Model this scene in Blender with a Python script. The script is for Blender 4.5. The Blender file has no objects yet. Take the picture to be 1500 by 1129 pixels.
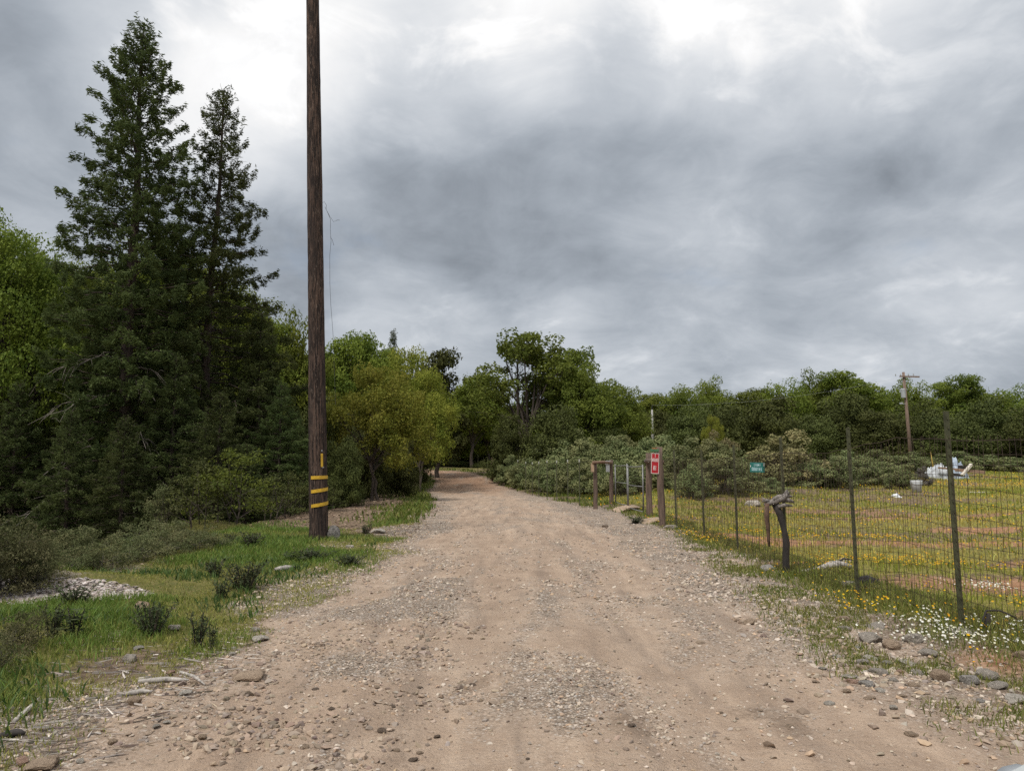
import bpy, math, random
import numpy as np

# ------------------------------------------------------------------ camera, sky, sun, exposure
SC = bpy.context.scene
COL = SC.collection
R = math.radians
FPX, CX, CY = 1085.0, 750.0, 564.5            # photograph 1500 x 1129
PITCH = math.atan(123.5 / FPX)
EYE = 1.55
cam_d = bpy.data.cameras.new('camera')
cam_d.sensor_width = 36.0
cam_d.lens = FPX / 1500.0 * 36.0
cam_d.clip_start = 0.05
cam_d.clip_end = 3000.0
cam = bpy.data.objects.new('camera', cam_d)
cam.location = (0, 0, EYE)
cam.rotation_euler = (math.pi / 2 + PITCH, 0, 0)
COL.objects.link(cam)
SC.camera = cam

SC.view_settings.view_transform = 'Standard'
SC.view_settings.look = 'None'
SC.view_settings.gamma = 1.0
SC.view_settings.use_curve_mapping = False
SC.view_settings.exposure = 0.93
SC.cycles.use_denoising = False
SC.cycles.max_bounces = 6
SC.cycles.diffuse_bounces = 3
SC.cycles.transmission_bounces = 4
SC.cycles.transparent_max_bounces = 4

SUN_EL, SUN_AZ = R(56), R(215)               # azimuth clockwise from +Y: behind the camera, to the left
sun_d = bpy.data.lights.new('sun', 'SUN')
sun_d.energy = 1.5
sun_d.angle = R(12)
sun_d.color = (1.0, 0.95, 0.87)
sun = bpy.data.objects.new('sun', sun_d)
sun.rotation_euler = (math.pi / 2 - SUN_EL, 0, math.pi - SUN_AZ)
COL.objects.link(sun)

world = bpy.data.worlds.new('World')
SC.world = world
world.use_nodes = True


def px_dir(px, py):
    u = (px - CX) / FPX
    v = (CY - py) / FPX
    d = np.array([u, math.cos(PITCH) - v * math.sin(PITCH), math.sin(PITCH) + v * math.cos(PITCH)])
    return d / np.linalg.norm(d)


class NT:
    """small helper that writes node trees"""
    def __init__(s, tree):
        s.t = tree
        s.n = tree.nodes
        s.l = tree.links

    def new(s, typ, **kw):
        nd = s.n.new(typ)
        for k, v in kw.items():
            setattr(nd, k, v)
        return nd

    def put(s, sock, val):
        if isinstance(val, bpy.types.NodeSocket):
            s.l.new(val, sock)
        elif val is not None:
            sock.default_value = val

    def math(s, op, a, b=None, c=None, clamp=False):
        nd = s.new('ShaderNodeMath', operation=op, use_clamp=clamp)
        s.put(nd.inputs[0], a)
        if b is not None:
            s.put(nd.inputs[1], b)
        if c is not None:
            s.put(nd.inputs[2], c)
        return nd.outputs[0]

    def vmath(s, op, a, b=None, out=0):
        nd = s.new('ShaderNodeVectorMath', operation=op)
        s.put(nd.inputs[0], a)
        if b is not None:
            s.put(nd.inputs[1], b)
        return nd.outputs[out]

    def step(s, x, a, b, lo=0.0, hi=1.0):
        nd = s.new('ShaderNodeMapRange', interpolation_type='SMOOTHSTEP')
        s.put(nd.inputs[0], x)
        s.put(nd.inputs[1], a)
        s.put(nd.inputs[2], b)
        s.put(nd.inputs[3], lo)
        s.put(nd.inputs[4], hi)
        return nd.outputs[0]

    def noise(s, vec, scale, detail=4.0, rough=0.55, dist=0.0):
        nd = s.new('ShaderNodeTexNoise')
        s.put(nd.inputs['Vector'], vec)
        s.put(nd.inputs['Scale'], scale)
        s.put(nd.inputs['Detail'], detail)
        s.put(nd.inputs['Roughness'], rough)
        s.put(nd.inputs['Distortion'], dist)
        return nd.outputs[0]

    def mix(s, f, a, b, mode='MIX'):
        nd = s.new('ShaderNodeMix', data_type='RGBA', blend_type=mode)
        s.put(nd.inputs[0], f)
        s.put(nd.inputs[6], a)
        s.put(nd.inputs[7], b)
        return nd.outputs[2]


def c4(r, g, b):
    return (r, g, b, 1.0)


def build_world():
    w = NT(world.node_tree)
    w.n.clear()
    out = w.new('ShaderNodeOutputWorld')
    sky = w.new('ShaderNodeTexSky', sky_type='NISHITA')
    sky.sun_disc = False
    sky.sun_elevation = SUN_EL
    sky.sun_rotation = SUN_AZ
    bg_sky = w.new('ShaderNodeBackground')
    w.put(bg_sky.inputs[0], sky.outputs[0])
    bg_sky.inputs[1].default_value = 0.06
    tc = w.new('ShaderNodeTexCoord')
    d = tc.outputs['Generated']
    sep = w.new('ShaderNodeSeparateXYZ')
    w.put(sep.inputs[0], d)
    z = w.math('MAXIMUM', sep.outputs[2], 0.0)
    k = w.math('DIVIDE', 1.0, w.math('ADD', z, 0.34))
    sc = w.new('ShaderNodeVectorMath', operation='SCALE')
    w.put(sc.inputs[0], d)
    w.put(sc.inputs['Scale'], k)
    p = w.vmath('MULTIPLY', sc.outputs[0], (1.0, 1.0, 0.0))
    n_big = w.noise(w.vmath('ADD', p, (3.1, 7.7, 0.0)), 1.3, 3.0, 0.5, 0.2)
    n_mid = w.noise(w.vmath('ADD', p, (11.3, 2.9, 4.0)), 3.4, 8.0, 0.58, 0.6)
    n_fine = w.noise(w.vmath('ADD', p, (5.3, 1.2, 8.0)), 9.0, 7.0, 0.62, 0.5)
    streak = w.noise(w.vmath('MULTIPLY', w.vmath('ADD', p, (0.6, 0.2, 0.0)), (0.8, 2.0, 1.0)), 3.0, 5.0, 0.5, 0.4)
    # brightness of the cloud deck
    v = w.math('ADD', 0.242, w.math('MULTIPLY', w.math('SUBTRACT', n_big, 0.5), 0.10))
    v = w.math('ADD', v, w.math('MULTIPLY', w.math('SUBTRACT', n_mid, 0.5), 0.21))
    v = w.math('ADD', v, w.math('MULTIPLY', w.math('SUBTRACT', n_fine, 0.5), 0.09))
    v = w.math('ADD', v, w.math('MULTIPLY', w.math('SUBTRACT', streak, 0.5), 0.06))
    # the bank of thick cloud and the thin, bright places round it (directions in the sky)
    warp = w.new('ShaderNodeTexNoise')
    w.put(warp.inputs['Vector'], p)
    warp.inputs['Scale'].default_value = 2.4
    warp.inputs['Detail'].default_value = 6.0
    wv = w.vmath('SUBTRACT', warp.outputs['Color'], (0.5, 0.5, 0.5))
    ws = w.new('ShaderNodeVectorMath', operation='SCALE')
    w.put(ws.inputs[0], wv)
    ws.inputs['Scale'].default_value = 0.16
    dw = w.vmath('NORMALIZE', w.vmath('ADD', d, ws.outputs[0]))
    blobs = [  # photo direction, radius in degrees, change
        ((325, 60), 12, 0.16), ((400, 190), 9, 0.10), ((640, 0), 13, 0.15), ((900, -10), 13, 0.15), ((1150, 50), 12, 0.13), ((1330, 20), 10, 0.08),
        ((60, 180), 10, 0.05), ((0, 20), 14, -0.08), ((120, 20), 9, -0.03),
        ((620, 370), 14, -0.035), ((880, 220), 16, -0.035), ((1220, 200), 14, -0.025), ((1000, 450), 11, -0.015),
        ((590, 490), 8, 0.08), ((760, 515), 7, 0.05), ((1030, 540), 7, 0.05), ((1300, 520), 7, 0.03), ((1000, 350), 7, 0.075), ((880, 525), 7, 0.05), ((1430, 400), 8, 0.085), ((1100, 300), 8, 0.03), ((350, 350), 9, -0.02),
    ]
    for (px, py), rad, amp in blobs:
        dv = px_dir(px, py)
        dot = w.vmath('DOT_PRODUCT', dw, tuple(dv), out=1)
        v = w.math('ADD', v, w.step(dot, math.cos(R(rad)), 1.0, 0.0, amp))
    # thin cloud shows billows: bright, sharper-edged puffs where the deck is thin
    bil = w.noise(w.vmath('ADD', p, (1.7, 4.4, 2.0)), 5.5, 8.0, 0.56, 0.7)
    v = w.math('ADD', v, w.math('MULTIPLY', w.step(bil, 0.50, 0.68), w.step(v, 0.20, 0.42, 0.0, 0.10)))
    # an overcast sky is brighter towards the zenith
    v = w.math('ADD', v, w.step(sep.outputs[2], 0.45, 0.95, 0.0, 0.42))
    v = w.math('MAXIMUM', v, 0.15)
    ramp = w.new('ShaderNodeValToRGB')
    w.put(ramp.inputs[0], v)
    e = ramp.color_ramp.elements
    e[0].position = 0.0
    e[0].color = c4(0.84, 0.96, 1.12)
    e[1].position = 0.5
    e[1].color = c4(1.0, 1.0, 1.0)
    m = e.new(0.22)
    m.color = c4(0.885, 0.975, 1.09)
    bg_c = w.new('ShaderNodeBackground')
    w.put(bg_c.inputs[0], ramp.outputs[0])
    w.put(bg_c.inputs[1], v)
    blue_hole = w.noise(w.vmath('ADD', p, (2.0, 9.0, 1.0)), 1.8, 5.0, 0.6, 0.3)
    cover = w.step(blue_hole, 0.60, 0.76, 0.98, 0.72)
    ms = w.new('ShaderNodeMixShader')
    w.put(ms.inputs[0], cover)
    w.l.new(bg_sky.outputs[0], ms.inputs[1])
    w.l.new(bg_c.outputs[0], ms.inputs[2])
    w.l.new(ms.outputs[0], out.inputs[0])


build_world()

# ------------------------------------------------------------------ helpers: noise, terrain, pixels to places
_tbl = np.random.default_rng(1).random(65536)


def vn(x, y, seed=0):
    xi = np.floor(x).astype(np.int64)
    yi = np.floor(y).astype(np.int64)
    fx = x - xi
    fy = y - yi
    fx = fx * fx * (3 - 2 * fx)
    fy = fy * fy * (3 - 2 * fy)

    def h(a, b):
        return _tbl[((a * 73856093) ^ (b * 19349663) ^ (seed * 83492791)) & 65535]
    return (h(xi, yi) * (1 - fx) + h(xi + 1, yi) * fx) * (1 - fy) + (h(xi, yi + 1) * (1 - fx) + h(xi + 1, yi + 1) * fx) * fy


def fbm(x, y, size, octv=3, seed=0):
    t = 0.0
    a = 1.0
    n = 0.0
    x = np.asarray(x, float) / size
    y = np.asarray(y, float) / size
    for o in range(octv):
        t = t + a * vn(x + 13.7 * o, y - 7.3 * o, seed + o)
        n += a
        a *= 0.5
        x = x * 2.03
        y = y * 2.03
    return t / n


def ss(a, b, x):
    t = np.clip((np.asarray(x, float) - a) / (b - a), 0, 1)
    return t * t * (3 - 2 * t)


ROAD = np.array([(0.4, -80), (0.4, -40), (0.4, 4), (0.42, 17), (-0.2, 30), (-1.6, 43), (-3.2, 54), (-4.2, 62), (-6.2, 68.5), (-11, 73), (-20, 76), (-32, 77), (-60, 77)], float)


def catmull(P, n):
    out = []
    for i in range(len(P) - 1):
        p0 = P[max(i - 1, 0)]
        p1 = P[i]
        p2 = P[i + 1]
        p3 = P[min(i + 2, len(P) - 1)]
        for k in range(n):
            t = k / n
            out.append(0.5 * ((2 * p1) + (p2 - p0) * t + (2 * p0 - 5 * p1 + 4 * p2 - p3) * t * t + (3 * p1 - p0 - 3 * p2 + p3) * t ** 3))
    out.append(P[-1])
    return np.array(out)


ROADC = np.vstack([ROAD[:3], catmull(ROAD[2:], 5)[1:]])


def road_off(x, y):
    """signed distance to the road's centre line, right side positive"""
    x = np.asarray(x, float)
    y = np.asarray(y, float)
    best = np.full(x.shape, 1e9)
    sg = np.ones(x.shape)
    for i in range(len(ROADC) - 1):
        a = ROADC[i]
        b = ROADC[i + 1]
        ab = b - a
        L2 = (ab ** 2).sum()
        if L2 < 1e-9:
            continue
        t = np.clip(((x - a[0]) * ab[0] + (y - a[1]) * ab[1]) / L2, 0, 1)
        dx = x - a[0] - t * ab[0]
        dy = y - a[1] - t * ab[1]
        d = dx * dx + dy * dy
        m = d < best
        best = np.where(m, d, best)
        sg = np.where(m, np.where(ab[0] * dy - ab[1] * dx < 0, 1.0, -1.0), sg)
    return np.sqrt(best) * sg


def terrain_base(x, y):
    x = np.asarray(x, float)
    y = np.asarray(y, float)
    right = 1.7 * ss(20, 82, y) * ss(2.0, 9.0, x) + 1.75 * ss(46, 82, y) * (1 - ss(2.0, 9.0, x))
    left = -2.3 * ss(-6.5, -17, x) * (1 - ss(32, 62, y))
    far = 1.2 * ss(90, 200, y)
    return right + left + far


def terrain(x, y, off=None):
    x = np.asarray(x, float)
    y = np.asarray(y, float)
    if off is None:
        off = road_off(x, y)
    a = np.abs(off)
    verge = ss(2.2, 4.0, a)
    z = terrain_base(x, y)
    z = z + verge * (0.28 * (fbm(x, y, 2.6, 3, 5) - 0.5) + 0.5 * (fbm(x, y, 9.0, 2, 9) - 0.5) * ss(4, 9, a) + 0.05 * (fbm(x, y, 0.35, 2, 14) - 0.5))
    near = 1 - ss(25, 45, np.hypot(x, y))
    rough = 0.35 + 0.9 * ss(0.45, 0.65, fbm(x, y, 1.6, 2, 31))
    z = z + (1 - verge) * (0.055 * (fbm(x, y, 1.3, 2, 22) - 0.5) + near * rough * (0.034 * (fbm(x, y, 0.32, 3, 41) - 0.5) + 0.022 * (fbm(x, y, 0.11, 2, 47) - 0.5)))
    z = z - 0.03 * np.exp(-((a - 0.85) / 0.33) ** 2) + 0.035 * np.exp(-(off / 0.4) ** 2)
    # low mound of dumped brush left of the pole, and the gravel heap in the grass
    z = z + 0.42 * np.exp(-(((x + 8.6) / 1.5) ** 2 + ((y - 20.0) / 1.2) ** 2))
    z = z + 0.20 * np.exp(-(((x + 6.4) / 1.5) ** 2 + ((y - 10.2) / 0.5) ** 2))
    return z


def hz(x, y):
    return float(terrain(np.array([x]), np.array([y]))[0])


def ground_px(px, py):
    """where the line of sight through a photo pixel meets the ground"""
    d = px_dir(px, py)
    t = np.arange(2.0, 160, 0.02)
    P = d[None, :] * t[:, None] + np.array([0, 0, EYE])
    g = terrain(P[:, 0], P[:, 1])
    k = np.argmax(P[:, 2] < g)
    if P[k, 2] >= g[k]:
        k = len(t) - 1
    return float(P[k, 0]), float(P[k, 1]), float(g[k])


def at_y(px, py, y):
    d = px_dir(px, py)
    t = y / d[1]
    return float(d[0] * t), y, float(EYE + d[2] * t)


# ------------------------------------------------------------------ helpers: meshes and objects
def make_mesh(name, V, faces, mats, attrs=None, smooth=False, matidx=None):
    """faces: list of integer arrays, each (n, k)"""
    me = bpy.data.meshes.new(name)
    V = np.asarray(V, np.float32)
    faces = [np.asarray(f, np.int32) for f in faces if len(f)]
    me.vertices.add(len(V))
    me.vertices.foreach_set('co', V.ravel())
    loops = np.concatenate([f.ravel() for f in faces])
    tot = np.concatenate([np.full(len(f), f.shape[1], np.int32) for f in faces])
    start = np.concatenate([[0], np.cumsum(tot)[:-1]]).astype(np.int32)
    me.loops.add(len(loops))
    me.loops.foreach_set('vertex_index', loops)
    me.polygons.add(len(tot))
    me.polygons.foreach_set('loop_start', start)
    me.polygons.foreach_set('loop_total', tot)
    if matidx is not None:
        me.polygons.foreach_set('material_index', np.asarray(matidx, np.int32))
    me.update(calc_edges=True)
    me.polygons.foreach_set('use_smooth', np.full(len(tot), bool(smooth)))
    for m in (mats if isinstance(mats, (list, tuple)) else [mats]):
        me.materials.append(m)
    for k, a in (attrs or {}).items():
        a = np.asarray(a, np.float32)
        if a.ndim == 1:
            at = me.attributes.new(k, 'FLOAT', 'POINT')
            at.data.foreach_set('value', a)
        else:
            at = me.attributes.new(k, 'FLOAT_COLOR', 'POINT')
            at.data.foreach_set('color', np.hstack([a, np.ones((len(a), 1), np.float32)]).ravel())
    me.update()
    return me


def link(name, me, parent=None, loc=(0, 0, 0), rot=(0, 0, 0), scale=(1, 1, 1)):
    o = bpy.data.objects.new(name, me)
    COL.objects.link(o)
    o.location = loc
    o.rotation_euler = rot
    o.scale = scale
    if parent is not None:
        o.parent = parent
    return o


def tag(o, label=None, cat=None, group=None, kind=None):
    if label:
        o['label'] = label
    if cat:
        o['category'] = cat
    if group:
        o['group'] = group
    if kind:
        o['kind'] = kind
    return o


def thing(name, label, cat, loc=(0, 0, 0), rot=(0, 0, 0), group=None, scale=(1, 1, 1)):
    o = link(name, None, None, loc, rot, scale)
    o.empty_display_size = 0.3
    return tag(o, label, cat, group)


class MB:
    """collects boxes, tubes and plates into one mesh"""
    def __init__(s):
        s.v = []
        s.f = {}
        s.n = 0

    def add(s, V, F):
        V = np.asarray(V, float)
        s.v.append(V)
        for f in F:
            f = np.asarray(f, int)
            if f.ndim == 1:
                f = f[None, :]
            s.f.setdefault(f.shape[1], []).append(f + s.n)
        s.n += len(V)
        return s

    def tube(s, pts, rad, sides=6, cap=True, twist=0.0):
        P = np.asarray(pts, float)
        n = len(P)
        r = np.broadcast_to(np.asarray(rad, float), (n,))
        T = np.gradient(P, axis=0)
        T /= np.linalg.norm(T, axis=1)[:, None] + 1e-9
        up = np.array([0, 0, 1.0]) if abs(T[:, 2]).mean() < 0.8 else np.array([1.0, 0, 0])
        A = np.cross(T, up)
        A /= np.linalg.norm(A, axis=1)[:, None] + 1e-9
        B = np.cross(T, A)
        th = np.arange(sides) / sides * 2 * math.pi + twist
        ring = A[:, None, :] * np.cos(th)[None, :, None] + B[:, None, :] * np.sin(th)[None, :, None]
        V = (P[:, None, :] + ring * r[:, None, None]).reshape(-1, 3)
        i = np.arange(n - 1)[:, None] * sides
        j = np.arange(sides)[None, :]
        k = (j + 1) % sides
        q = np.stack([i + j, i + sides + j, i + sides + k, i + k], -1).reshape(-1, 4)
        F = [q]
        if cap:
            F.append(np.arange(sides)[None, :])
            F.append((np.arange(sides)[::-1] + (n - 1) * sides)[None, :])
        return s.add(V, F)

    def box(s, c, size, M=None):
        h = np.asarray(size, float) / 2
        V = np.array([[x, y, z] for x in (-1, 1) for y in (-1, 1) for z in (-1, 1)], float) * h
        if M is not None:
            V = V @ np.asarray(M, float).T
        V = V + np.asarray(c, float)
        return s.add(V, [np.array([[0, 1, 3, 2], [4, 6, 7, 5], [0, 4, 5, 1], [2, 3, 7, 6], [0, 2, 6, 4], [1, 5, 7, 3]])])

    def mesh(s, name, mat, attrs=None, smooth=False):
        return make_mesh(name, np.vstack(s.v), [np.vstack(a) for a in s.f.values()], mat, attrs, smooth)

    def obj(s, name, mat, parent=None, smooth=False, bevel=0.0, **kw):
        o = link(name, s.mesh(name, mat, None, smooth), parent, **kw)
        if bevel:
            b = o.modifiers.new('bevel', 'BEVEL')
            b.width = bevel
            b.segments = 2
        return o


def rotz(a):
    c, s_ = math.cos(a), math.sin(a)
    return np.array([[c, -s_, 0], [s_, c, 0], [0, 0, 1.0]])


# ------------------------------------------------------------------ materials
def mat(name):
    m = bpy.data.materials.new(name)
    m.use_nodes = True
    t = NT(m.node_tree)
    bs = t.n['Principled BSDF']
    return m, t, bs


def plain(name, col, rough=0.6, metal=0.0, var=0.25, scale=12.0, bump=0.0, stretch=None):
    """painted, wooden or metal surface with noisy wear"""
    m, t, bs = mat(name)
    tc = t.new('ShaderNodeTexCoord')
    vec = tc.outputs['Object']
    if stretch:
        vec = t.vmath('MULTIPLY', vec, stretch)
    n = t.noise(vec, scale, 6.0, 0.6, 0.4)
    n2 = t.noise(vec, scale * 5.0, 4.0, 0.6)
    f = t.math('ADD', t.math('MULTIPLY', n, 0.7), t.math('MULTIPLY', n2, 0.3))
    lo = tuple(max(0.0, x * (1 - var * 1.6)) for x in col)
    hi = tuple(min(0.9, x * (1 + var * 1.6)) for x in col)
    t.put(bs.inputs['Base Color'], t.mix(t.step(f, 0.3, 0.7), c4(*lo), c4(*hi)))
    bs.inputs['Roughness'].default_value = rough
    bs.inputs['Metallic'].default_value = metal
    if bump:
        b = t.new('ShaderNodeBump')
        b.inputs['Strength'].default_value = 0.9
        b.inputs['Distance'].default_value = bump
        t.put(b.inputs['Height'], f)
        t.l.new(b.outputs[0], bs.inputs['Normal'])
    return m


def leaf_mat(name, dark, light, trans=0.35, alt=None, alt_amt=0.0, rough=0.55):
    """leaf colour varies leaf by leaf (tint), patch by patch and tree by tree"""
    m, t, bs = mat(name)
    at = t.new('ShaderNodeAttribute', attribute_name='tint')
    oi = t.new('ShaderNodeObjectInfo')
    tc = t.new('ShaderNodeTexCoord')
    patch = t.noise(tc.outputs['Object'], 0.7, 3.0, 0.6)
    f = t.math('ADD', t.math('MULTIPLY', at.outputs['Fac'], 0.65), t.math('MULTIPLY', t.step(patch, 0.3, 0.7), 0.35))
    col = t.mix(f, c4(*dark), c4(*light))
    if alt:
        pf = t.step(t.math('ADD', patch, t.math('MULTIPLY', at.outputs['Fac'], 0.25)), 0.5, 0.8, 0.0, alt_amt)
        col = t.mix(pf, col, c4(*alt))
    hs = t.new('ShaderNodeHueSaturation')
    t.put(hs.inputs['Hue'], t.math('ADD', 0.485, t.math('MULTIPLY', oi.outputs['Random'], 0.03)))
    t.put(hs.inputs['Value'], t.math('ADD', 0.8, t.math('MULTIPLY', oi.outputs['Random'], 0.4)))
    t.put(hs.inputs['Color'], col)
    t.l.new(hs.outputs[0], bs.inputs['Base Color'])
    bs.inputs['Roughness'].default_value = 0.7
    bs.inputs['Specular IOR Level'].default_value = 0.18
    tr = t.new('ShaderNodeBsdfTranslucent')
    t.l.new(hs.outputs[0], tr.inputs[0])
    ms = t.new('ShaderNodeMixShader')
    ms.inputs[0].default_value = trans
    t.l.new(bs.outputs[0], ms.inputs[1])
    t.l.new(tr.outputs[0], ms.inputs[2])
    t.l.new(ms.outputs[0], t.n['Material Output'].inputs[0])
    return m


def col_mat(name, rough=0.8, trans=0.0, spec=0.25, grain=0.0):
    """colour comes from each blade's, stone's or flower's own colour"""
    m, t, bs = mat(name)
    at = t.new('ShaderNodeAttribute', attribute_name='col')
    c = at.outputs['Color']
    if grain:
        tc = t.new('ShaderNodeTexCoord')
        n = t.noise(tc.outputs['Object'], 60.0, 4.0, 0.6)
        c = t.mix(grain, c, t.mix(t.step(n, 0.3, 0.7), c4(0.1, 0.09, 0.08), c4(0.8, 0.75, 0.68)), 'OVERLAY')
    t.put(bs.inputs['Base Color'], c)
    bs.inputs['Roughness'].default_value = rough
    bs.inputs['Specular IOR Level'].default_value = spec
    if trans:
        tr = t.new('ShaderNodeBsdfTranslucent')
        t.put(tr.inputs[0], c)
        ms = t.new('ShaderNodeMixShader')
        ms.inputs[0].default_value = trans
        t.l.new(bs.outputs[0], ms.inputs[1])
        t.l.new(tr.outputs[0], ms.inputs[2])
        t.l.new(ms.outputs[0], t.n['Material Output'].inputs[0])
    return m


def ground_mat():
    m, t, bs = mat('ground')
    tc = t.new('ShaderNodeTexCoord')
    P = tc.outputs['Object']

    def A(n):
        return t.new('ShaderNodeAttribute', attribute_name=n).outputs['Fac']
    n05 = t.noise(P, 0.5, 4.0, 0.55)
    n2 = t.noise(P, 2.2, 5.0, 0.6)
    n8 = t.noise(P, 8.0, 5.0, 0.62)
    n30 = t.noise(P, 30.0, 4.0, 0.65)
    n90 = t.noise(P, 90.0, 3.0, 0.6)
    vor = t.new('ShaderNodeTexVoronoi')
    t.put(vor.inputs['Vector'], P)
    vor.inputs['Scale'].default_value = 48.0
    vsep = t.new('ShaderNodeSeparateColor')
    t.put(vsep.inputs[0], vor.outputs['Color'])
    vor2 = t.new('ShaderNodeTexVoronoi')
    t.put(vor2.inputs['Vector'], P)
    vor2.inputs['Scale'].default_value = 21.0
    v2sep = t.new('ShaderNodeSeparateColor')
    t.put(v2sep.inputs[0], vor2.outputs['Color'])
    jag = t.math('ADD', t.math('MULTIPLY', t.math('SUBTRACT', n8, 0.5), 0.9), t.math('MULTIPLY', t.math('SUBTRACT', n30, 0.5), 0.7))

    def mask(name, lo=0.35, hi=0.65):
        return t.step(t.math('ADD', A(name), jag), lo, hi)
    # forest and verge soil with litter
    soil = t.mix(t.step(n8, 0.3, 0.7), c4(0.085, 0.060, 0.040), c4(0.23, 0.165, 0.115))
    soil = t.mix(t.step(n30, 0.52, 0.72, 0.0, 0.8), soil, c4(0.34, 0.27, 0.20))
    # grass carpet below the blades
    g1 = t.mix(t.step(n2, 0.35, 0.65), c4(0.060, 0.080, 0.018), c4(0.135, 0.135, 0.034))
    grass = t.mix(t.step(n30, 0.35, 0.7), g1, t.mix(n8, c4(0.11, 0.105, 0.030), c4(0.25, 0.19, 0.085)))
    grass = t.mix(t.math('MULTIPLY', A('a_mead'), 0.7), grass, t.mix(t.step(n8, 0.3, 0.7), c4(0.155, 0.165, 0.030), c4(0.33, 0.27, 0.075)))
    col = t.mix(mask('a_grass'), soil, grass)
    red = t.mix(t.step(n8, 0.3, 0.7), c4(0.28, 0.135, 0.070), c4(0.40, 0.235, 0.135))
    col = t.mix(t.math('MULTIPLY', mask('a_red', 0.3, 1.0), 0.92), col, red)
    # packed earth of the road
    tan = t.mix(t.step(n2, 0.3, 0.7), c4(0.325, 0.242, 0.182), c4(0.435, 0.338, 0.260))
    tan = t.mix(t.step(n8, 0.42, 0.72, 0.0, 0.55), tan, c4(0.255, 0.185, 0.138))
    tan = t.mix(t.step(n30, 0.35, 0.75, 0.0, 0.65), tan, c4(0.34, 0.245, 0.17))
    tan = t.mix(t.step(n90, 0.55, 0.75, 0.0, 0.6), tan, c4(0.56, 0.46, 0.36))
    tan = t.mix(t.step(n90, 0.28, 0.42, 0.6, 0.0), tan, c4(0.23, 0.16, 0.115))
    trk = t.noise(t.vmath('MULTIPLY', P, (3.2, 0.30, 1.0)), 1.0, 4.0, 0.55, 0.25)
    tan = t.mix(t.step(trk, 0.50, 0.68, 0.0, 0.7), tan, c4(0.235, 0.180, 0.140))
    tan = t.mix(t.step(trk, 0.48, 0.32, 0.0, 0.35), tan, c4(0.56, 0.43, 0.32))
    col = t.mix(mask('a_dirt'), col, tan)
    clay_shade = t.mix(t.step(n2, 0.3, 0.7), c4(0.21, 0.125, 0.080), c4(0.32, 0.20, 0.130))  # red-brown earth, with the trees' shade at the bend mixed into its colour
    col = t.mix(t.math('MULTIPLY', A('a_clay_shade'), 0.85), col, clay_shade)
    # crushed stone: every cell its own grey, joints darker
    gv = t.mix(vsep.outputs[0], c4(0.195, 0.155, 0.122), c4(0.52, 0.45, 0.38))
    gv = t.mix(t.step(vsep.outputs[1], 0.80, 0.9), gv, c4(0.64, 0.60, 0.55))
    gv = t.mix(t.step(vor.outputs['Distance'], 0.35, 0.62, 0.0, 0.75), gv, c4(0.17, 0.125, 0.09))
    gm = t.step(t.math('ADD', A('a_gravel'), t.math('MULTIPLY', jag, 1.1)), 0.02, 1.05, 0.0, 0.95)
    gm = t.math('MULTIPLY', gm, t.step(n30, 0.30, 0.52, 0.35, 1.0))
    col = t.mix(gm, col, gv)
    chip = t.mix(v2sep.outputs[0], c4(0.17, 0.14, 0.125), c4(0.44, 0.40, 0.37))
    chip = t.mix(t.step(n90, 0.4, 0.6, 0.0, 0.6), chip, c4(0.40, 0.34, 0.31))
    col = t.mix(mask('a_chip'), col, chip)
    # dark damp earth of potholes and clods
    col = t.mix(t.math('MULTIPLY', mask('a_dark', 0.4, 0.9), 0.55), col, c4(0.17, 0.12, 0.085))
    t.put(bs.inputs['Base Color'], col)
    bs.inputs['Roughness'].default_value = 0.95
    bs.inputs['Specular IOR Level'].default_value = 0.15
    hgt = t.math('ADD', t.math('MULTIPLY', n30, 0.9), t.math('MULTIPLY', n90, 0.35))
    hgt = t.math('ADD', hgt, t.math('MULTIPLY', n8, 1.2))
    hgt = t.math('SUBTRACT', hgt, t.math('MULTIPLY', gm, t.math('MULTIPLY', vor.outputs['Distance'], 0.9)))
    b = t.new('ShaderNodeBump')
    b.inputs['Strength'].default_value = 1.0
    b.inputs['Distance'].default_value = 0.035
    t.put(b.inputs['Height'], hgt)
    t.l.new(b.outputs[0], bs.inputs['Normal'])
    return m


M_GROUND = ground_mat()
M_GRASS = col_mat('grass_blades', 0.6, 0.35, 0.3)
M_PETAL = col_mat('petals', 0.7, 0.25, 0.2)
M_STONE = col_mat('small_stones', 0.9, 0.0, 0.15)
M_CHIP = col_mat('chips_and_twigs', 0.85, 0.0, 0.2)
M_BARK = plain('bark', (0.075, 0.058, 0.046), 0.9, 0, 0.35, 9, 0.03, (1, 1, 0.25))
M_BARK_RED = plain('cedar_bark', (0.070, 0.050, 0.040), 0.9, 0, 0.35, 9, 0.04, (1, 1, 0.15))
M_BARK_GREY = plain('grey_bark', (0.13, 0.115, 0.10), 0.9, 0, 0.35, 9, 0.03, (1, 1, 0.25))
M_CONIFER = leaf_mat('conifer_sprays', (0.034, 0.054, 0.018), (0.130, 0.160, 0.050), 0.30)
M_OAK = leaf_mat('spring_oak_leaves', (0.070, 0.110, 0.018), (0.245, 0.275, 0.042), 0.40)
M_OAK_DEEP = leaf_mat('green_oak_leaves', (0.062, 0.105, 0.019), (0.225, 0.265, 0.045), 0.40)
M_OLIVE = leaf_mat('olive_oak_leaves', (0.100, 0.130, 0.018), (0.315, 0.325, 0.050), 0.42, (0.36, 0.27, 0.06), 0.2)
M_LIVE = leaf_mat('live_oak_leaves', (0.032, 0.042, 0.011), (0.115, 0.130, 0.034), 0.14)
M_SCRUB = leaf_mat('manzanita_leaves', (0.066, 0.092, 0.034), (0.280, 0.310, 0.130), 0.18, (0.29, 0.23, 0.12), 0.3)
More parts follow.
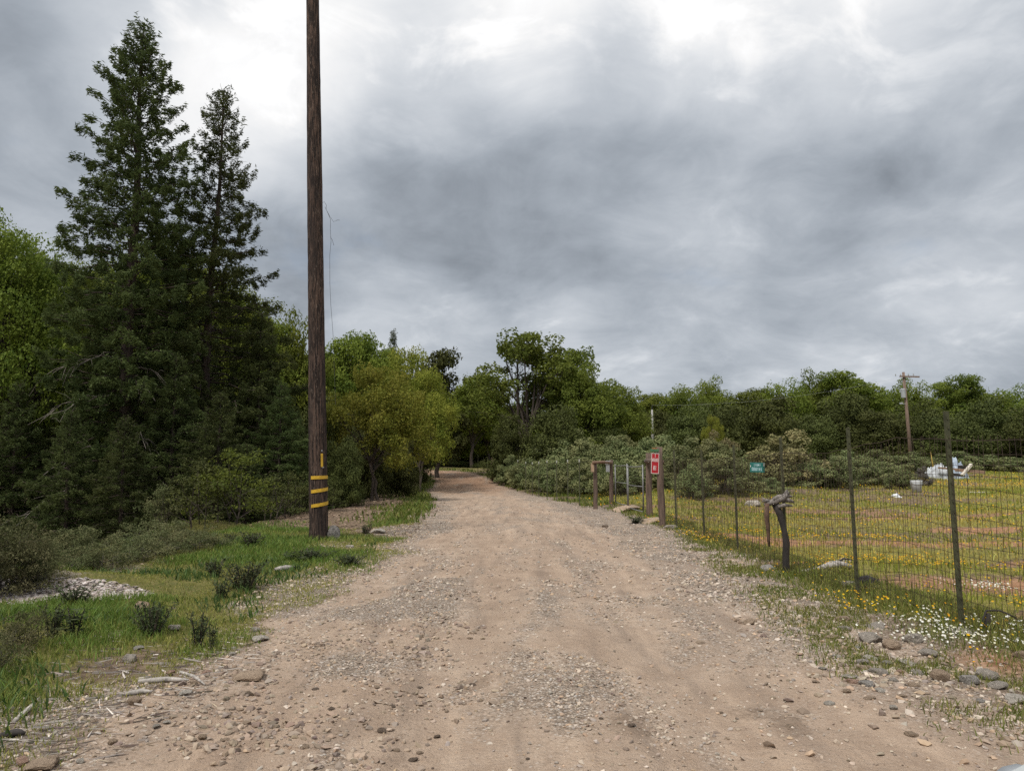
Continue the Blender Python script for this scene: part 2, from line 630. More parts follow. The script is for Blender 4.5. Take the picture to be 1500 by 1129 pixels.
M_SCRUB_DRY = leaf_mat('tan_scrub_leaves', (0.120, 0.115, 0.050), (0.32, 0.29, 0.14), 0.25, (0.30, 0.22, 0.12), 0.5)
M_WEED = leaf_mat('dark_weed_leaves', (0.024, 0.034, 0.016), (0.085, 0.105, 0.045), 0.2)
M_SAGE = leaf_mat('grey_bush_leaves', (0.055, 0.070, 0.026), (0.190, 0.205, 0.085), 0.25, (0.20, 0.155, 0.09), 0.5)

# ------------------------------------------------------------------ ground: masks and one sheet
def bump_px(x, y, spots):
    v = np.zeros(np.shape(x))
    for (cx, cy, rx, ry, amp) in spots:
        v = np.maximum(v, amp * np.exp(-(((x - cx) / rx) ** 2 + ((y - cy) / ry) ** 2)))
    return v


CHIPS = [(ground_px(85, 871)[0] - 0.05, ground_px(85, 871)[1], 1.05, 0.42, 1.25), (ground_px(150, 873)[0], ground_px(150, 873)[1], 0.48, 0.32, 1.15),
         (ground_px(15, 880)[0] - 0.4, ground_px(15, 880)[1], 0.8, 0.4, 1.1)]
_d = [(552, 915, .9), (925, 1062, 1.), (1157, 1063, 1.), (1100, 1042, .8), (695, 1002, .9), (560, 1072, .7), (720, 862, .7), (830, 826, .7), (560, 985, .5), (670, 850, .6), (960, 840, .5), (880, 875, .4), (600, 940, .5)]
DARK = []
for px, py, am in _d:
    gx, gy, _ = ground_px(px, py)
    DARK.append((gx, gy, 0.07 * gy ** 0.6, 0.09 * gy ** 0.75, am))


def masks(x, y, off=None):
    x = np.asarray(x, float)
    y = np.asarray(y, float)
    if off is None:
        off = road_off(x, y)
    n1 = fbm(x, y, 1.4, 3, 61) - 0.5
    n2 = fbm(x, y, 5.0, 2, 71) - 0.5
    n3 = fbm(x, y, 0.5, 2, 77) - 0.5
    hwR = 2.95 + 0.55 * ss(6, 12, y) * (1 - ss(20, 45, y))
    hwR = hwR - 0.9 * ss(48, 62, y)
    hwL = 2.85 - 0.35 * ss(7.5, 10, y) * (1 - ss(16, 18, y)) - 0.9 * ss(48, 62, y)
    edge = np.where(off > 0, off - hwR, -off - hwL) + n1 * 0.9 + n3 * 0.35
    dirt = 1 - ss(-0.35, 0.55, edge)
    # pale stone on the shoulders, patches between the wheel tracks
    a = np.abs(off)
    band = np.where(off > 0, ss(1.3, 2.3, off + n1 * 1.3) * ss(3, 9, y), ss(1.9, 2.6, a + n1 * 1.2) * (0.45 + 0.55 * ss(10, 18, y)))
    band = band * (1 - ss(0.15, 0.9, edge)) * (1 - 0.8 * ss(45, 60, y))
    left_patch = ss(0.5, 0.66, fbm(x * 1.3, y * 0.55, 1.3, 3, 83)) * ss(-0.6, -1.3, off) * (1 - ss(10, 20, y))
    mid = 0.62 * ss(0.42, 0.80, fbm(x * 1.7, y * 0.5, 0.9, 4, 91)) + 0.35 * np.exp(-((off + 0.15) / 0.35) ** 2) * ss(0.35, 0.6, fbm(x, y, 0.7, 2, 97))
    gravel = np.clip(np.maximum.reduce([band * (0.55 + 0.45 * ss(0.35, 0.6, fbm(x, y, 0.5, 3, 95))), left_patch * 0.9, mid * (a < 2.7)]), 0, 1)
    spur = np.exp(-(((x + 2.6) / 1.4) ** 2 + ((y - 19.6) / 2.3) ** 2))
    gravel = np.maximum(gravel, 0.95 * ss(0.35, 0.6, spur + n1 * 0.5))
    rocky = 0.62 * np.exp(-(((x - 3.05) / 0.9) ** 2 + ((y - 6.0) / 2.2) ** 2))
    gravel = np.maximum(gravel, rocky)
    # grass
    left = (off < 0)
    out = np.where(left, ss(-0.1, 0.5, edge), ss(0.0, 0.9, edge))
    gl = out * (0.95 + n2 * 0.5 + n1 * 0.7) * (1 - 0.85 * ss(16.5, 21.5, y + 0.5 * (x + 5))) * ss(-13, -9, x)
    strip = ss(0.1, 0.5, edge) * (1 - ss(1.0, 2.2, edge)) * ss(18, 24, y) * left
    gl = np.maximum(gl, strip * (0.9 + n1))
    twig = np.exp(-(((x + 3.15) / 0.55) ** 2 + ((y - 6.3) / 0.9) ** 2)) + np.exp(-(((x + 2.75) / 0.5) ** 2 + ((y - 4.6) / 0.55) ** 2)) + 0.8 * np.exp(-(((x + 3.4) / 0.45) ** 2 + ((y - 4.5) / 0.4) ** 2))
    gl = gl * (1 - 0.75 * np.clip(twig, 0, 1)) * (1 - 0.8 * ss(0.3, 0.7, spur))
    mead = ss(3.7, 4.6, x + n1 * 0.6)
    gr = out * (0.55 + n1 * 1.1 + n2 * 0.5) * (1 - mead) + mead * (0.72 + 0.9 * n2 + 0.5 * n1)
    gr = gr * (1 - 0.45 * np.exp(-(((x - 3.3) / 0.8) ** 2 + ((y - 5.2) / 1.2) ** 2)))
    gr = np.maximum(gr, 0.9 * ss(0.36, 0.56, fbm(x, y, 0.55, 3, 99)) * ss(2.3, 3.0, x - 0.10 * (y - 6) * (y > 6)) * (1 - mead) * ss(4.2, 5.2, y))
    dirt = np.where(left, dirt, dirt * (1 - 0.6 * ss(0.5, 0.8, gr) * (x > 2.3)))
    grass = np.clip(np.where(left, gl, gr), 0, 1.1)
    # bare red soil in the meadow
    red = mead * ss(0.50, 0.60, fbm(x * 0.45 + 3, y * 1.0, 2.3, 3, 103)) * (1 - 0.7 * ss(18, 40, y))
    red = np.maximum(red, mead * 1.15 * np.exp(-(((x - 7.4) / 3.2) ** 2 + ((y - 10.3) / 1.0) ** 2)))
    red = np.maximum(red, mead * 1.0 * np.exp(-(((x - 9.5) / 3.6) ** 2 + ((y - 15.4) / 0.95) ** 2)))
    red = np.maximum(red, 0.9 * np.exp(-(((x - 3.9) / 0.45) ** 2 + ((y - 6.3) / 0.5) ** 2)))
    chip = bump_px(x, y, CHIPS)
    dark = bump_px(x, y, DARK)
    clay_shade = (0.10 * ss(0.5, 0.7, fbm(x, y, 2.5, 2, 119)) + ss(40, 60, y)) * dirt  # earth tone and painted tree shade, growing towards the bend
    clay_shade = np.clip(clay_shade, 0, 1)
    grass = grass * (1 - 0.9 * np.clip(chip, 0, 1)) * (1 - 0.75 * np.clip(red, 0, 1))
    return dict(a_dirt=dirt, a_grass=grass, a_gravel=gravel, a_red=np.clip(red, 0, 1.1), a_chip=chip, a_dark=dark, a_clay_shade=clay_shade, a_mead=mead, edge=edge, mead=mead, twig=twig)


def axis(lo_f, hi_f, step, lo, hi, g):
    a = list(np.arange(lo_f, hi_f, step))
    s = step
    b = [a[-1]]
    while b[-1] < hi:
        s *= g
        b.append(b[-1] + s)
    s = step
    c = [a[0]]
    while c[-1] > lo:
        s *= g
        c.append(c[-1] - s)
    return np.array(c[:0:-1] + a + b[1:])


GX = axis(-7.0, 6.5, 0.06, -420, 420, 1.05)
gy_near = list(np.arange(2.6, 8.0, 0.06))
while gy_near[-1] < 520:
    gy_near.append(gy_near[-1] + max(0.06, 0.0095 * gy_near[-1]))
gy_back = [2.6]
s_ = 0.06
while gy_back[-1] > -300:
    s_ *= 1.14
    gy_back.append(gy_back[-1] - s_)
GY = np.array(gy_back[:0:-1] + gy_near)
XX, YY = np.meshgrid(GX, GY)
XF, YF = XX.ravel(), YY.ravel()
OFF = road_off(XF, YF)
ZF = terrain(XF, YF, OFF)
MK = masks(XF, YF, OFF)
nx, ny = len(GX), len(GY)
ii = np.arange(ny - 1)[:, None] * nx + np.arange(nx - 1)[None, :]
quads = np.stack([ii, ii + 1, ii + 1 + nx, ii + nx], -1).reshape(-1, 4)
fe = MK['edge'][quads].mean(1)
fm = MK['mead'][quads].mean(1)
fy_ = YF[quads].mean(1)
is_road = fe < 0.12
is_mead = (~is_road) & (fm > 0.5) & (fy_ < 75)
VALL = np.stack([XF, YF, ZF], 1)


def sub_sheet(name, sel):
    q = quads[sel]
    used, inv = np.unique(q.ravel(), return_inverse=True)
    me = make_mesh(name, VALL[used], [inv.reshape(-1, 4)], M_GROUND, {k: MK[k][used] for k in ('a_dirt', 'a_grass', 'a_gravel', 'a_red', 'a_chip', 'a_dark', 'a_clay_shade', 'a_mead')}, True)
    return tag(link(name, me), kind='structure')


sub_sheet('ground', ~(is_road | is_mead))
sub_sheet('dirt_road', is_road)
sub_sheet('meadow', is_mead)

# ------------------------------------------------------------------ foliage generators
def unit(v):
    return v / (np.linalg.norm(v, axis=-1, keepdims=True) + 1e-9)


def leaf_quads(C, size, aspect, g, up=0.3, bend=0.15, axis_dir=None, nrm=None):
    n = len(C)
    if nrm is None:
        nrm = g.normal(size=(n, 3))
        nrm[:, 2] = np.abs(nrm[:, 2]) + up
    nrm = unit(nrm)
    if axis_dir is None:
        t = g.normal(size=(n, 3))
    else:
        t = axis_dir + 0.35 * g.normal(size=(n, 3))
    t = unit(t - (t * nrm).sum(1, keepdims=True) * nrm)
    b = np.cross(nrm, t)
    L = (size * 0.5)[:, None]
    W = L * aspect
    V = np.stack([C - t * L - nrm * L * bend, C + b * W, C + t * L - nrm * L * bend, C - b * W], 1).reshape(-1, 3)
    F = np.arange(4 * n).reshape(-1, 4)
    return V, F


def bez(p0, p1, p2, n):
    t = np.linspace(0, 1, n)[:, None]
    return (1 - t) ** 2 * p0 + 2 * t * (1 - t) * p1 + t * t * p2


def broadleaf(name, seed, H, Rr, base, nl, clumps, per, leaf, rc, m_leaf, m_bark, tr=0.16, lobe=0.5, multi=1, top=0.8, lowfill=0.0, aspect=0.55):
    """trunk and crown meshes of a leafy tree or bush"""
    g = np.random.default_rng(seed)
    lobes = []
    for i in range(nl):
        a = i * 2.399 + g.uniform(-0.4, 0.4)
        f = (i + 0.5) / nl
        lr = Rr * lobe * g.uniform(0.75, 1.2)
        rr = (Rr - lr * 0.85) * (1 - (f ** 2.2) * 0.85) * g.uniform(0.75, 1.05)
        z0 = base + (H - base) * (0.18 - lowfill)
        z1 = H - lr * top
        zz = z0 + (z1 - z0) * f + g.uniform(-0.05, 0.05) * H
        lobes.append((np.array([rr * math.cos(a), rr * math.sin(a), zz]), lr))
    tb = MB()
    stems = []
    for k in range(multi):
        o = np.array([0, 0, -0.4]) if multi == 1 else np.array([0.18 * math.cos(k * 2.4), 0.18 * math.sin(k * 2.4), -0.4])
        lean = np.array([g.uniform(-.12, .12), g.uniform(-.12, .12), 0]) * base * (1 if multi == 1 else 2.5)
        e = o + lean + np.array([0, 0, base + 0.4])
        w = bez(o, o + np.array([0, 0, base * 0.5]), e, 6)
        w[1:-1] += g.normal(size=(4, 3)) * 0.03 * base * np.array([1, 1, 0])
        tb.tube(w, np.linspace(tr * 1.35, tr * 0.8, 6) / math.sqrt(multi), 7)
        stems.append(w)
    C, D = [], []
    for i, (c, lr) in enumerate(lobes):
        st = stems[i % multi]
        s0 = st[-1] if i % 3 else st[-2]
        mid = (s0 + c) / 2 + np.array([0, 0, 0.12 * H * g.uniform(0.2, 1)]) * 0.5 + g.normal(size=3) * 0.05 * Rr
        limb = bez(s0, np.array([(s0[0] * 2 + c[0]) / 3, (s0[1] * 2 + c[1]) / 3, (s0[2] + c[2] * 1.4) / 2.4]) * 0.5 + mid * 0.5, c, 7)
        tb.tube(limb, np.linspace(tr * 0.55, tr * 0.16, 7), 5, cap=False)
        k = max(3, int(clumps * (lr / Rr) ** 2 / (nl * lobe ** 2)))
        u = unit(g.normal(size=(k, 3)))
        rad = lr * (g.random(k) ** 0.33) * (0.78 + 0.34 * g.random(k))
        P = c + u * rad[:, None] * np.array([1, 1, 0.82])
        P = P[P[:, 2] > 0.08 * H * (1 if lowfill == 0 else 0.3)]
        for p in P:
            j = int(g.integers(2, 7))
            a0 = limb[j]
            m_ = (a0 + p) / 2 + g.normal(size=3) * 0.06 * lr + np.array([0, 0, 0.06 * lr])
            tb.tube(np.array([a0, m_, p]), np.array([tr * 0.13, tr * 0.08, tr * 0.03]), 3, cap=False)
        C.append(P)
    C = np.vstack(C)
    n = len(C)
    cl_t = g.random(n)
    cl_r = rc * g.uniform(0.65, 1.3, n)
    idx = np.repeat(np.arange(n), per)
    u = unit(g.normal(size=(len(idx), 3)))
    shell = 0.62 + 0.42 * g.random(len(idx)) ** 0.5
    wob = 1 + 0.28 * np.sin(u[:, 0] * 5 + idx * 1.7) * np.sin(u[:, 1] * 5 + idx * 2.3)
    pos = C[idx] + u * (cl_r[idx] * shell * wob)[:, None] * np.array([1, 1, 0.72])
    keep = (pos[:, 2] > 0.02) & ((u[:, 2] > -0.45) | (g.random(len(idx)) < 0.35))
    pos, idx, u = pos[keep], idx[keep], u[keep]
    sz = leaf * g.uniform(0.6, 1.35, len(pos))
    V, F = leaf_quads(pos, sz, aspect, g, 0.45, nrm=u * 0.8 + 0.55 * g.normal(size=u.shape) + np.array([0, 0, 0.35]))
    tint = np.clip(0.45 * cl_t[idx] + 0.55 * g.random(len(pos)), 0, 1)
    crown = make_mesh(name + '_crown', V, [F], m_leaf, {'tint': np.repeat(tint, 4)})
    trunk = tb.mesh(name + '_trunk', m_bark, None, True)
    return dict(trunk=trunk, crown=crown, H=H, R=Rr)


def conifer(name, seed, H, prof, m_leaf, m_bark, tr=0.26, gap=0.30, per_m=46, bare=0.0, lean=(0, 0), spray=0.24, sparse=None):
    """prof: list of (fraction of height, branch length); sprays of needles along drooping boughs"""
    g = np.random.default_rng(seed)
    tb = MB()
    fz = np.array([p[0] for p in prof])
    fl = np.array([p[1] for p in prof])
    nseg = 16
    zz = np.linspace(-0.6, H * 0.99, nseg)
    ax = np.stack([lean[0] * np.clip(zz, 0, H) / H + 0.05 * np.sin(zz * 0.7 + seed), lean[1] * np.clip(zz, 0, H) / H, zz], 1)
    tb.tube(ax, np.maximum(0.012, tr * (1 - np.clip(zz, 0, H) / H) ** 0.9 + 0.05 * tr), 8)
    C, T, S = [], [], []
    z = bare * H
    ang = g.uniform(0, 6)
    while z < H * 0.985:
        f = z / H
        L0 = np.interp(f, fz, fl)
        for k in range(int(g.integers(3, 6))):
            ang += 2.399 + g.uniform(-0.5, 0.5)
            L = max(0.15, L0 * g.uniform(0.62, 1.12))
            if g.random() < 0.06:
                L *= 1.18
            zb = z + g.uniform(-0.5, 0.5) * gap
            rise = np.interp(f, [0, 0.35, 0.7, 1], [-0.18, 0.02, 0.32, 1.1])
            d = np.array([math.cos(ang), math.sin(ang), 0])
            o = np.array([np.interp(zb, zz, ax[:, 0]), np.interp(zb, zz, ax[:, 1]), zb])
            sag = np.interp(f, [0, 0.5, 1], [0.22, 0.14, 0.0]) * L
            p1 = o + d * L * 0.5 + np.array([0, 0, rise * L * 0.5 - sag * 0.2])
            p2 = o + d * L + np.array([0, 0, rise * L - sag + 0.10 * L])
            B = bez(o, p1, p2, 6)
            B[1:] += g.normal(size=(5, 3)) * 0.035 * L * np.array([0.6, 0.6, 1.0])
            tb.tube(B, np.linspace(max(0.010, 0.013 * L ** 0.8 + 0.006), 0.003, 6), 4, cap=False)
            if sparse is not None and g.random() < np.interp(f, [0, 1], sparse):
                continue
            n = int(per_m * L * (0.8 + 0.5 * min(L, 2.0)))
            t = 0.18 + 0.82 * g.random(n) ** 0.75 if L > 0.8 else g.random(n)
            base = np.stack([np.interp(t, np.linspace(0, 1, 6), B[:, q]) for q in range(3)], 1)
            side = np.cross(d, [0, 0, 1.0])
            wid = 0.30 * L ** 0.75 * (1.10 - t) * np.clip(t * 4, 0.3, 1) + 0.10
            # boughs carry side shoots: gather the sprays into tufts
            tuft = np.round(t * L * 4.5) * 7.13 + ang
            lat = np.sin(tuft * 12.9898) * wid * 1.1 + g.normal(size=n) * 0.07
            drop = -np.abs(lat) * 0.30 + g.normal(size=n) * 0.085 - 0.04 + 0.08 * np.sin(tuft * 5.3)
            pos = base + side[None, :] * lat[:, None] + np.array([0, 0, 1.0])[None, :] * drop[:, None]
            ad = d[None, :] + side[None, :] * (np.sign(lat) * 0.7)[:, None] + np.array([0, 0, -0.1])
            C.append(pos)
            T.append(ad)
            S.append(np.full(n, g.random()))
        z += gap * (1.25 - 0.5 * f)
    C, T, S = np.vstack(C), np.vstack(T), np.concatenate(S)
    # leader
    sz = spray * g.uniform(0.6, 1.3, len(C))
    V, F = leaf_quads(C, sz, 0.26, g, 0.25, 0.2, T)
    tint = np.clip(0.4 * S + 0.6 * g.random(len(C)), 0, 1)
    crown = make_mesh(name + '_crown', V, [F], m_leaf, {'tint': np.repeat(tint, 4)})
    return dict(trunk=tb.mesh(name + '_trunk', m_bark, None, True), crown=crown, H=H, R=float(fl.max()))


def weed_mesh(name, seed, H, W, stems, leaf, m_leaf, m_bark, per=26):
    """small upright shoots with narrow leaves"""
    g = np.random.default_rng(seed)
    tb = MB()
    C, T = [], []
    for i in range(stems):
        a = g.uniform(0, 6.28)
        r = W * 0.5 * math.sqrt(g.random())
        e = np.array([r * math.cos(a), r * math.sin(a), H * g.uniform(0.55, 1.0)])
        o = np.array([e[0] * 0.25, e[1] * 0.25, -0.05])
        B = bez(o, np.array([o[0] * .6 + e[0] * .4, o[1] * .6 + e[1] * .4, e[2] * 0.6]), e, 5)
        tb.tube(B, np.linspace(0.006, 0.003, 5) * max(1, H), 3, cap=False)
        t = 0.15 + 0.85 * g.random(per)
        C.append(np.stack([np.interp(t, np.linspace(0, 1, 5), B[:, q]) for q in range(3)], 1) + g.normal(size=(per, 3)) * 0.022)
        d = unit(g.normal(size=(per, 3))) * 0.8 + np.array([0, 0, 0.8])
        T.append(d)
    C, T = np.vstack(C), np.vstack(T)
    V, F = leaf_quads(C + unit(T) * leaf * 0.3, leaf * g.uniform(0.6, 1.3, len(C)), 0.28, g, 0.1, 0.1, T)
    crown = make_mesh(name + '_leaves', V, [F], m_leaf, {'tint': np.repeat(g.random(len(C)), 4)})
    return dict(trunk=tb.mesh(name + '_stem', m_bark, None, True), crown=crown, H=H, R=W / 2)

# ------------------------------------------------------------------ plants: one mesh pair of each kind
K = {}
K['cedar_tall'] = conifer('tall_conifer', 11, 20.5, [(0, 2.9), (0.15, 3.1), (0.35, 3.0), (0.55, 2.65), (0.7, 2.1), (0.82, 1.42), (0.92, 0.78), (1, 0.15)], M_CONIFER, M_BARK_RED, 0.30, 0.25, 98, spray=0.178, lean=(-0.2, 0))
K['cedar_thin'] = conifer('thin_conifer', 23, 19.0, [(0, 4.2), (0.12, 4.3), (0.3, 4.0), (0.42, 3.4), (0.55, 2.5), (0.7, 1.7), (0.82, 1.2), (0.92, 0.68), (1, 0.12)], M_CONIFER, M_BARK_RED, 0.24, 0.28, 105, spray=0.165, lean=(0.45, 0), sparse=(0.10, 0.16))
K['cedar_young'] = conifer('young_conifer', 37, 10.0, [(0, 2.6), (0.2, 2.7), (0.5, 1.8), (0.8, 0.8), (1, 0.15)], M_CONIFER, M_BARK_RED, 0.13, 0.26, 100, spray=0.16)
K['oak_near'] = broadleaf('near_oak', 4, 16.0, 5.2, 4.0, 18, 250, 250, 0.155, 0.88, M_OAK, M_BARK, 0.22, 0.44, aspect=0.72)
K['oak_tall'] = broadleaf('tall_oak', 3, 12.0, 4.4, 3.2, 12, 135, 280, 0.195, 0.95, M_OAK, M_BARK, 0.20, 0.50, aspect=0.75)
K['oak_round'] = broadleaf('round_oak', 5, 9.0, 4.6, 2.0, 13, 140, 280, 0.19, 0.95, M_OAK_DEEP, M_BARK, 0.18, 0.50, lowfill=0.05, aspect=0.75)
K['oak_wide'] = broadleaf('wide_oak', 6, 9.0, 5.2, 2.2, 11, 120, 290, 0.195, 1.10, M_OAK_DEEP, M_BARK, 0.18, 0.56, lowfill=0.05, aspect=0.75)
K['oak_olive'] = broadleaf('olive_oak', 8, 8.6, 4.8, 2.3, 14, 170, 230, 0.148, 0.76, M_OLIVE, M_BARK, 0.15, 0.45, multi=2, lowfill=0.05, aspect=0.72)
K['oak_open'] = broadleaf('open_oak', 13, 11.5, 4.8, 3.6, 15, 120, 160, 0.20, 0.66, M_OAK_DEEP, M_BARK, 0.19, 0.36, multi=3, aspect=0.72)
K['live_a'] = broadleaf('live_oak', 17, 9.0, 5.2, 1.2, 13, 120, 350, 0.205, 1.15, M_LIVE, M_BARK, 0.22, 0.48, lowfill=0.2, aspect=0.78)
K['live_b'] = broadleaf('live_oak', 19, 8.0, 4.8, 1.0, 11, 105, 350, 0.205, 1.15, M_LIVE, M_BARK, 0.20, 0.54, lowfill=0.2, aspect=0.78)
K['live_c'] = broadleaf('live_oak', 20, 8.0, 5.4, 1.0, 9, 105, 350, 0.205, 1.20, M_LIVE, M_BARK, 0.20, 0.60, lowfill=0.2, aspect=0.78)
K['pine_dark'] = broadleaf('dark_tree', 29, 10.0, 3.4, 2.0, 14, 110, 230, 0.23, 0.85, M_LIVE, M_BARK, 0.2, 0.46, lowfill=0.1, aspect=0.7)
K['scrub_a'] = broadleaf('scrub', 41, 2.9, 2.1, 0.35, 14, 62, 300, 0.115, 0.43, M_SCRUB, M_BARK_GREY, 0.06, 0.44, multi=3, lowfill=0.2, aspect=0.75)
K['scrub_b'] = broadleaf('scrub', 43, 2.4, 1.9, 0.3, 12, 54, 300, 0.115, 0.41, M_SCRUB, M_BARK_GREY, 0.05, 0.48, multi=3, lowfill=0.2, aspect=0.75)
K['scrub_c'] = broadleaf('scrub', 47, 3.4, 2.2, 0.4, 15, 66, 300, 0.115, 0.45, M_SCRUB, M_BARK_GREY, 0.06, 0.42, multi=3, lowfill=0.2, aspect=0.75)
K['bush_near'] = broadleaf('near_bush', 53, 1.25, 1.0, 0.15, 13, 110, 120, 0.050, 0.17, M_SAGE, M_BARK_GREY, 0.028, 0.45, multi=4, lowfill=0.2, aspect=0.42)
K['bush_low'] = broadleaf('low_bush', 59, 0.75, 0.9, 0.1, 12, 60, 110, 0.050, 0.17, M_SAGE, M_BARK_GREY, 0.022, 0.46, multi=4, lowfill=0.2, aspect=0.42)
K['bush_loose'] = broadleaf('loose_bush', 83, 2.0, 1.1, 0.3, 12, 60, 60, 0.075, 0.26, M_OAK_DEEP, M_BARK, 0.03, 0.40, multi=4, lowfill=0.15, aspect=0.5)
K['shoot_a'] = weed_mesh('dark_shoots', 61, 0.42, 0.45, 26, 0.055, M_WEED, M_BARK)
K['shoot_b'] = weed_mesh('dark_shoots', 67, 0.38, 0.26, 13, 0.05, M_WEED, M_BARK)
K['shoot_c'] = weed_mesh('dark_shoots', 71, 0.5, 0.10, 4, 0.055, M_WEED, M_BARK, 34)


def plant(kind, name, label, cat, x, y, h, w=None, rz=None, group=None, leaf=None, parts=('trunk', 'crown'), sink=0.0):
    """one tree or bush: an empty at its base with its own trunk and crown"""
    k = K[kind]
    sz = h / k['H']
    sx = sz if w is None else w / k['R']
    rz = prng.uniform(0, 6.28) if rz is None else rz
    t = thing(name, label, cat, (x, y, hz(x, y) - sink), (0, 0, rz), group, (sx, sx, sz))
    link(parts[0], k['trunk'], t)
    c = link(parts[1], k['crown'], t)
    if leaf is not None:
        c.material_slots[0].link = 'OBJECT'
        c.material_slots[0].material = leaf
    return t


prng = random.Random(5)
ORD = ['leftmost', 'second from left', 'third from left', 'fourth from left', 'fifth from left', 'sixth from left', 'seventh from left', 'eighth from left', 'ninth from left', 'tenth from left', 'eleventh from left',
       'twelfth from left', 'thirteenth from left', 'fourteenth from left', 'fifteenth from left', 'sixteenth from left', 'seventeenth from left']


def ordinal(rows, i):
    """place of row i among its like, counted from the left of the photo (column 0 of a row is its bearing)"""
    return ORD[sorted(range(len(rows)), key=lambda k: rows[k][0]).index(i)]




def tree_px(kind, name, label, cat, px, y, top, hw=None, rz=None, group=None, leaf=None, **kw):
    """a tree that stands y metres out, at the bearing of a photo column, as high as its top shows"""
    x = at_y(px, 690, y)[0]
    z_top = at_y(px, top, y)[2]
    w = None if hw is None else hw / FPX * y
    return plant(kind, name, label, cat, x, y, z_top - hz(x, y), w, rz, group, leaf, **kw)


# the two conifers left of the pole and the young ones at their feet
CON1 = tree_px('cedar_tall', 'conifer_tree', 'tallest dark conifer, pointed, rising left of the brown utility pole', 'tree', 180, 28, 26, rz=0.0)
CON2 = tree_px('cedar_thin', 'conifer_tree', 'thinner dark conifer with open branches, just left of the utility pole', 'tree', 288, 31, 124, rz=0.0)
M_DEAD = plain('dead_twigs', (0.20, 0.175, 0.15), 0.9, 0, 0.25, 10)


def dead_boughs(tree, seed, z0, z1, n, L):
    g = np.random.default_rng(seed)
    for k in range(n):
        m = MB()
        a = g.uniform(-2.9, -0.25)
        d = np.array([math.cos(a), math.sin(a), 0])
        z = g.uniform(z0, z1)
        l = L * g.uniform(0.6, 1.1)
        B = bez(np.array([0, 0, z]), d * l * 0.6 + np.array([0, 0, z + 0.1 * l]), d * l + np.array([0, 0, z - 0.35 * l]), 8)
        B[1:] += g.normal(size=(7, 3)) * 0.05
        m.tube(B, np.linspace(0.028, 0.007, 8), 4, cap=False)
        for q in range(5):
            i = int(g.integers(3, 8))
            e = B[i] + (d * g.uniform(0.2, 0.6) + g.normal(size=3) * 0.3 + np.array([0, 0, -0.45])) * 0.9
            m.tube(np.array([B[i], (B[i] + e) / 2 + np.array([0, 0, 0.08]), e]), [0.010, 0.008, 0.004], 3, cap=False)
        m.obj('dead_branch', M_DEAD, tree, True)


dead_boughs(CON1, 5, 2.6, 7.5, 12, 3.0)
dead_boughs(CON2, 6, 3.0, 8.0, 9, 3.6)
YC = 'young conifers filling the dark edge of the left wood'
rows = [(60, 33, 500, 105), (128, 30, 455, 95), (250, 27, 520, 95), (375, 31, 455, 85), (408, 29, 560, 75), (20, 27, 560, 90), (100, 24.5, 600, 80), (318, 25, 575, 80), (180, 24, 610, 75), (430, 33, 600, 60), (246, 34, 330, 90), (-70, 27, 520, 110), (360, 24.5, 650, 55)]
for i, (px, y, top, hw) in enumerate(rows):
    tree_px('cedar_young', 'conifer_tree', ordinal(rows, i) + ' of the dark young conifers in the left wood', 'tree', px, y, top, hw, group=YC)
# leafy trees at the far left
tree_px('oak_near', 'oak_tree', 'tall yellow-green oak at the left edge of the photo, its crown cut by the frame', 'tree', -8, 30, 292, 125, 0.5)
tree_px('oak_near', 'oak_tree', 'yellow-green oak between the left photo edge and the tallest conifer', 'tree', 62, 35, 335, 95, 2.1)
rows = [(30, 40, 400, 110), (110, 42, 380, 100), (200, 46, 330, 110), (300, 45, 360, 100), (372, 46, 440, 90), (-110, 34, 270, 130), (160, 55, 380, 100), (340, 52, 420, 100)]
for i, (px, y, top, hw) in enumerate(rows):
    tree_px('oak_near', 'oak_tree', ordinal(rows, i) + ' of the yellow-green trees showing behind the left conifers', 'tree', px, y, top, hw, group='leafy trees behind the left conifers')
# the wood from the pole to the bend
tree_px('oak_round', 'oak_tree', 'bright green tree directly behind the left side of the utility pole', 'tree', 432, 46, 470, 62, 1.2, leaf=M_OAK)
tree_px('oak_tall', 'oak_tree', 'tall green oak behind the right side of the utility pole', 'tree', 502, 50, 480, 66, 0.2)
tree_px('oak_tall', 'oak_tree', 'green oak with a high crown behind the olive oak by the road', 'tree', 552, 56, 492, 62, 2.9)
tree_px('cedar_young', 'conifer_tree', 'small dark pointed tip poking above the olive oak crown', 'tree', 573, 62, 484, 44, 0.9)
tree_px('oak_olive', 'oak_tree', 'broad olive-yellow oak left of the road, right of the utility pole', 'tree', 550, 37, 530, 96, 0.7)
tree_px('oak_olive', 'oak_tree', 'olive-bronze oak leaning over the left road edge before the bend', 'tree', 617, 50, 534, 66, 2.6)
tree_px('oak_olive', 'oak_tree', 'rust-tinged oak behind the broad olive oak', 'tree', 598, 52, 500, 70, 4.1)
tree_px('pine_dark', 'dark_tree', 'dark narrow evergreen rising behind the bronze oak near the bend', 'tree', 640, 64, 510, 50, 0.3)
tree_px('oak_tall', 'oak_tree', 'pale green leafy tree beyond the road bend', 'tree', 690, 84, 545, 50, 1.0)
tree_px('oak_round', 'oak_tree', 'bright green tree closing the view above the road bend', 'tree', 660, 90, 575, 55, 2.0, leaf=M_OAK)
tree_px('oak_tall', 'oak_tree', 'leafy tree left of the tall open oak, beyond the bend', 'tree', 716, 92, 560, 50, 3.0)
rows = [(470, 36, 610, 40), (505, 33, 640, 32), (585, 43, 640, 34), (535, 41, 620, 40), (606, 60, 625, 30), (440, 33, 640, 40), (560, 52, 600, 50), (484, 44, 580, 60)]
for i, (px, y, top, hw) in enumerate(rows):
    tree_px('live_b', 'oak_tree', ordinal(rows, i) + ' of the dark low oaks in the understory left of the road', 'tree', px, y, top, hw, group='dark understory oaks left of the road')
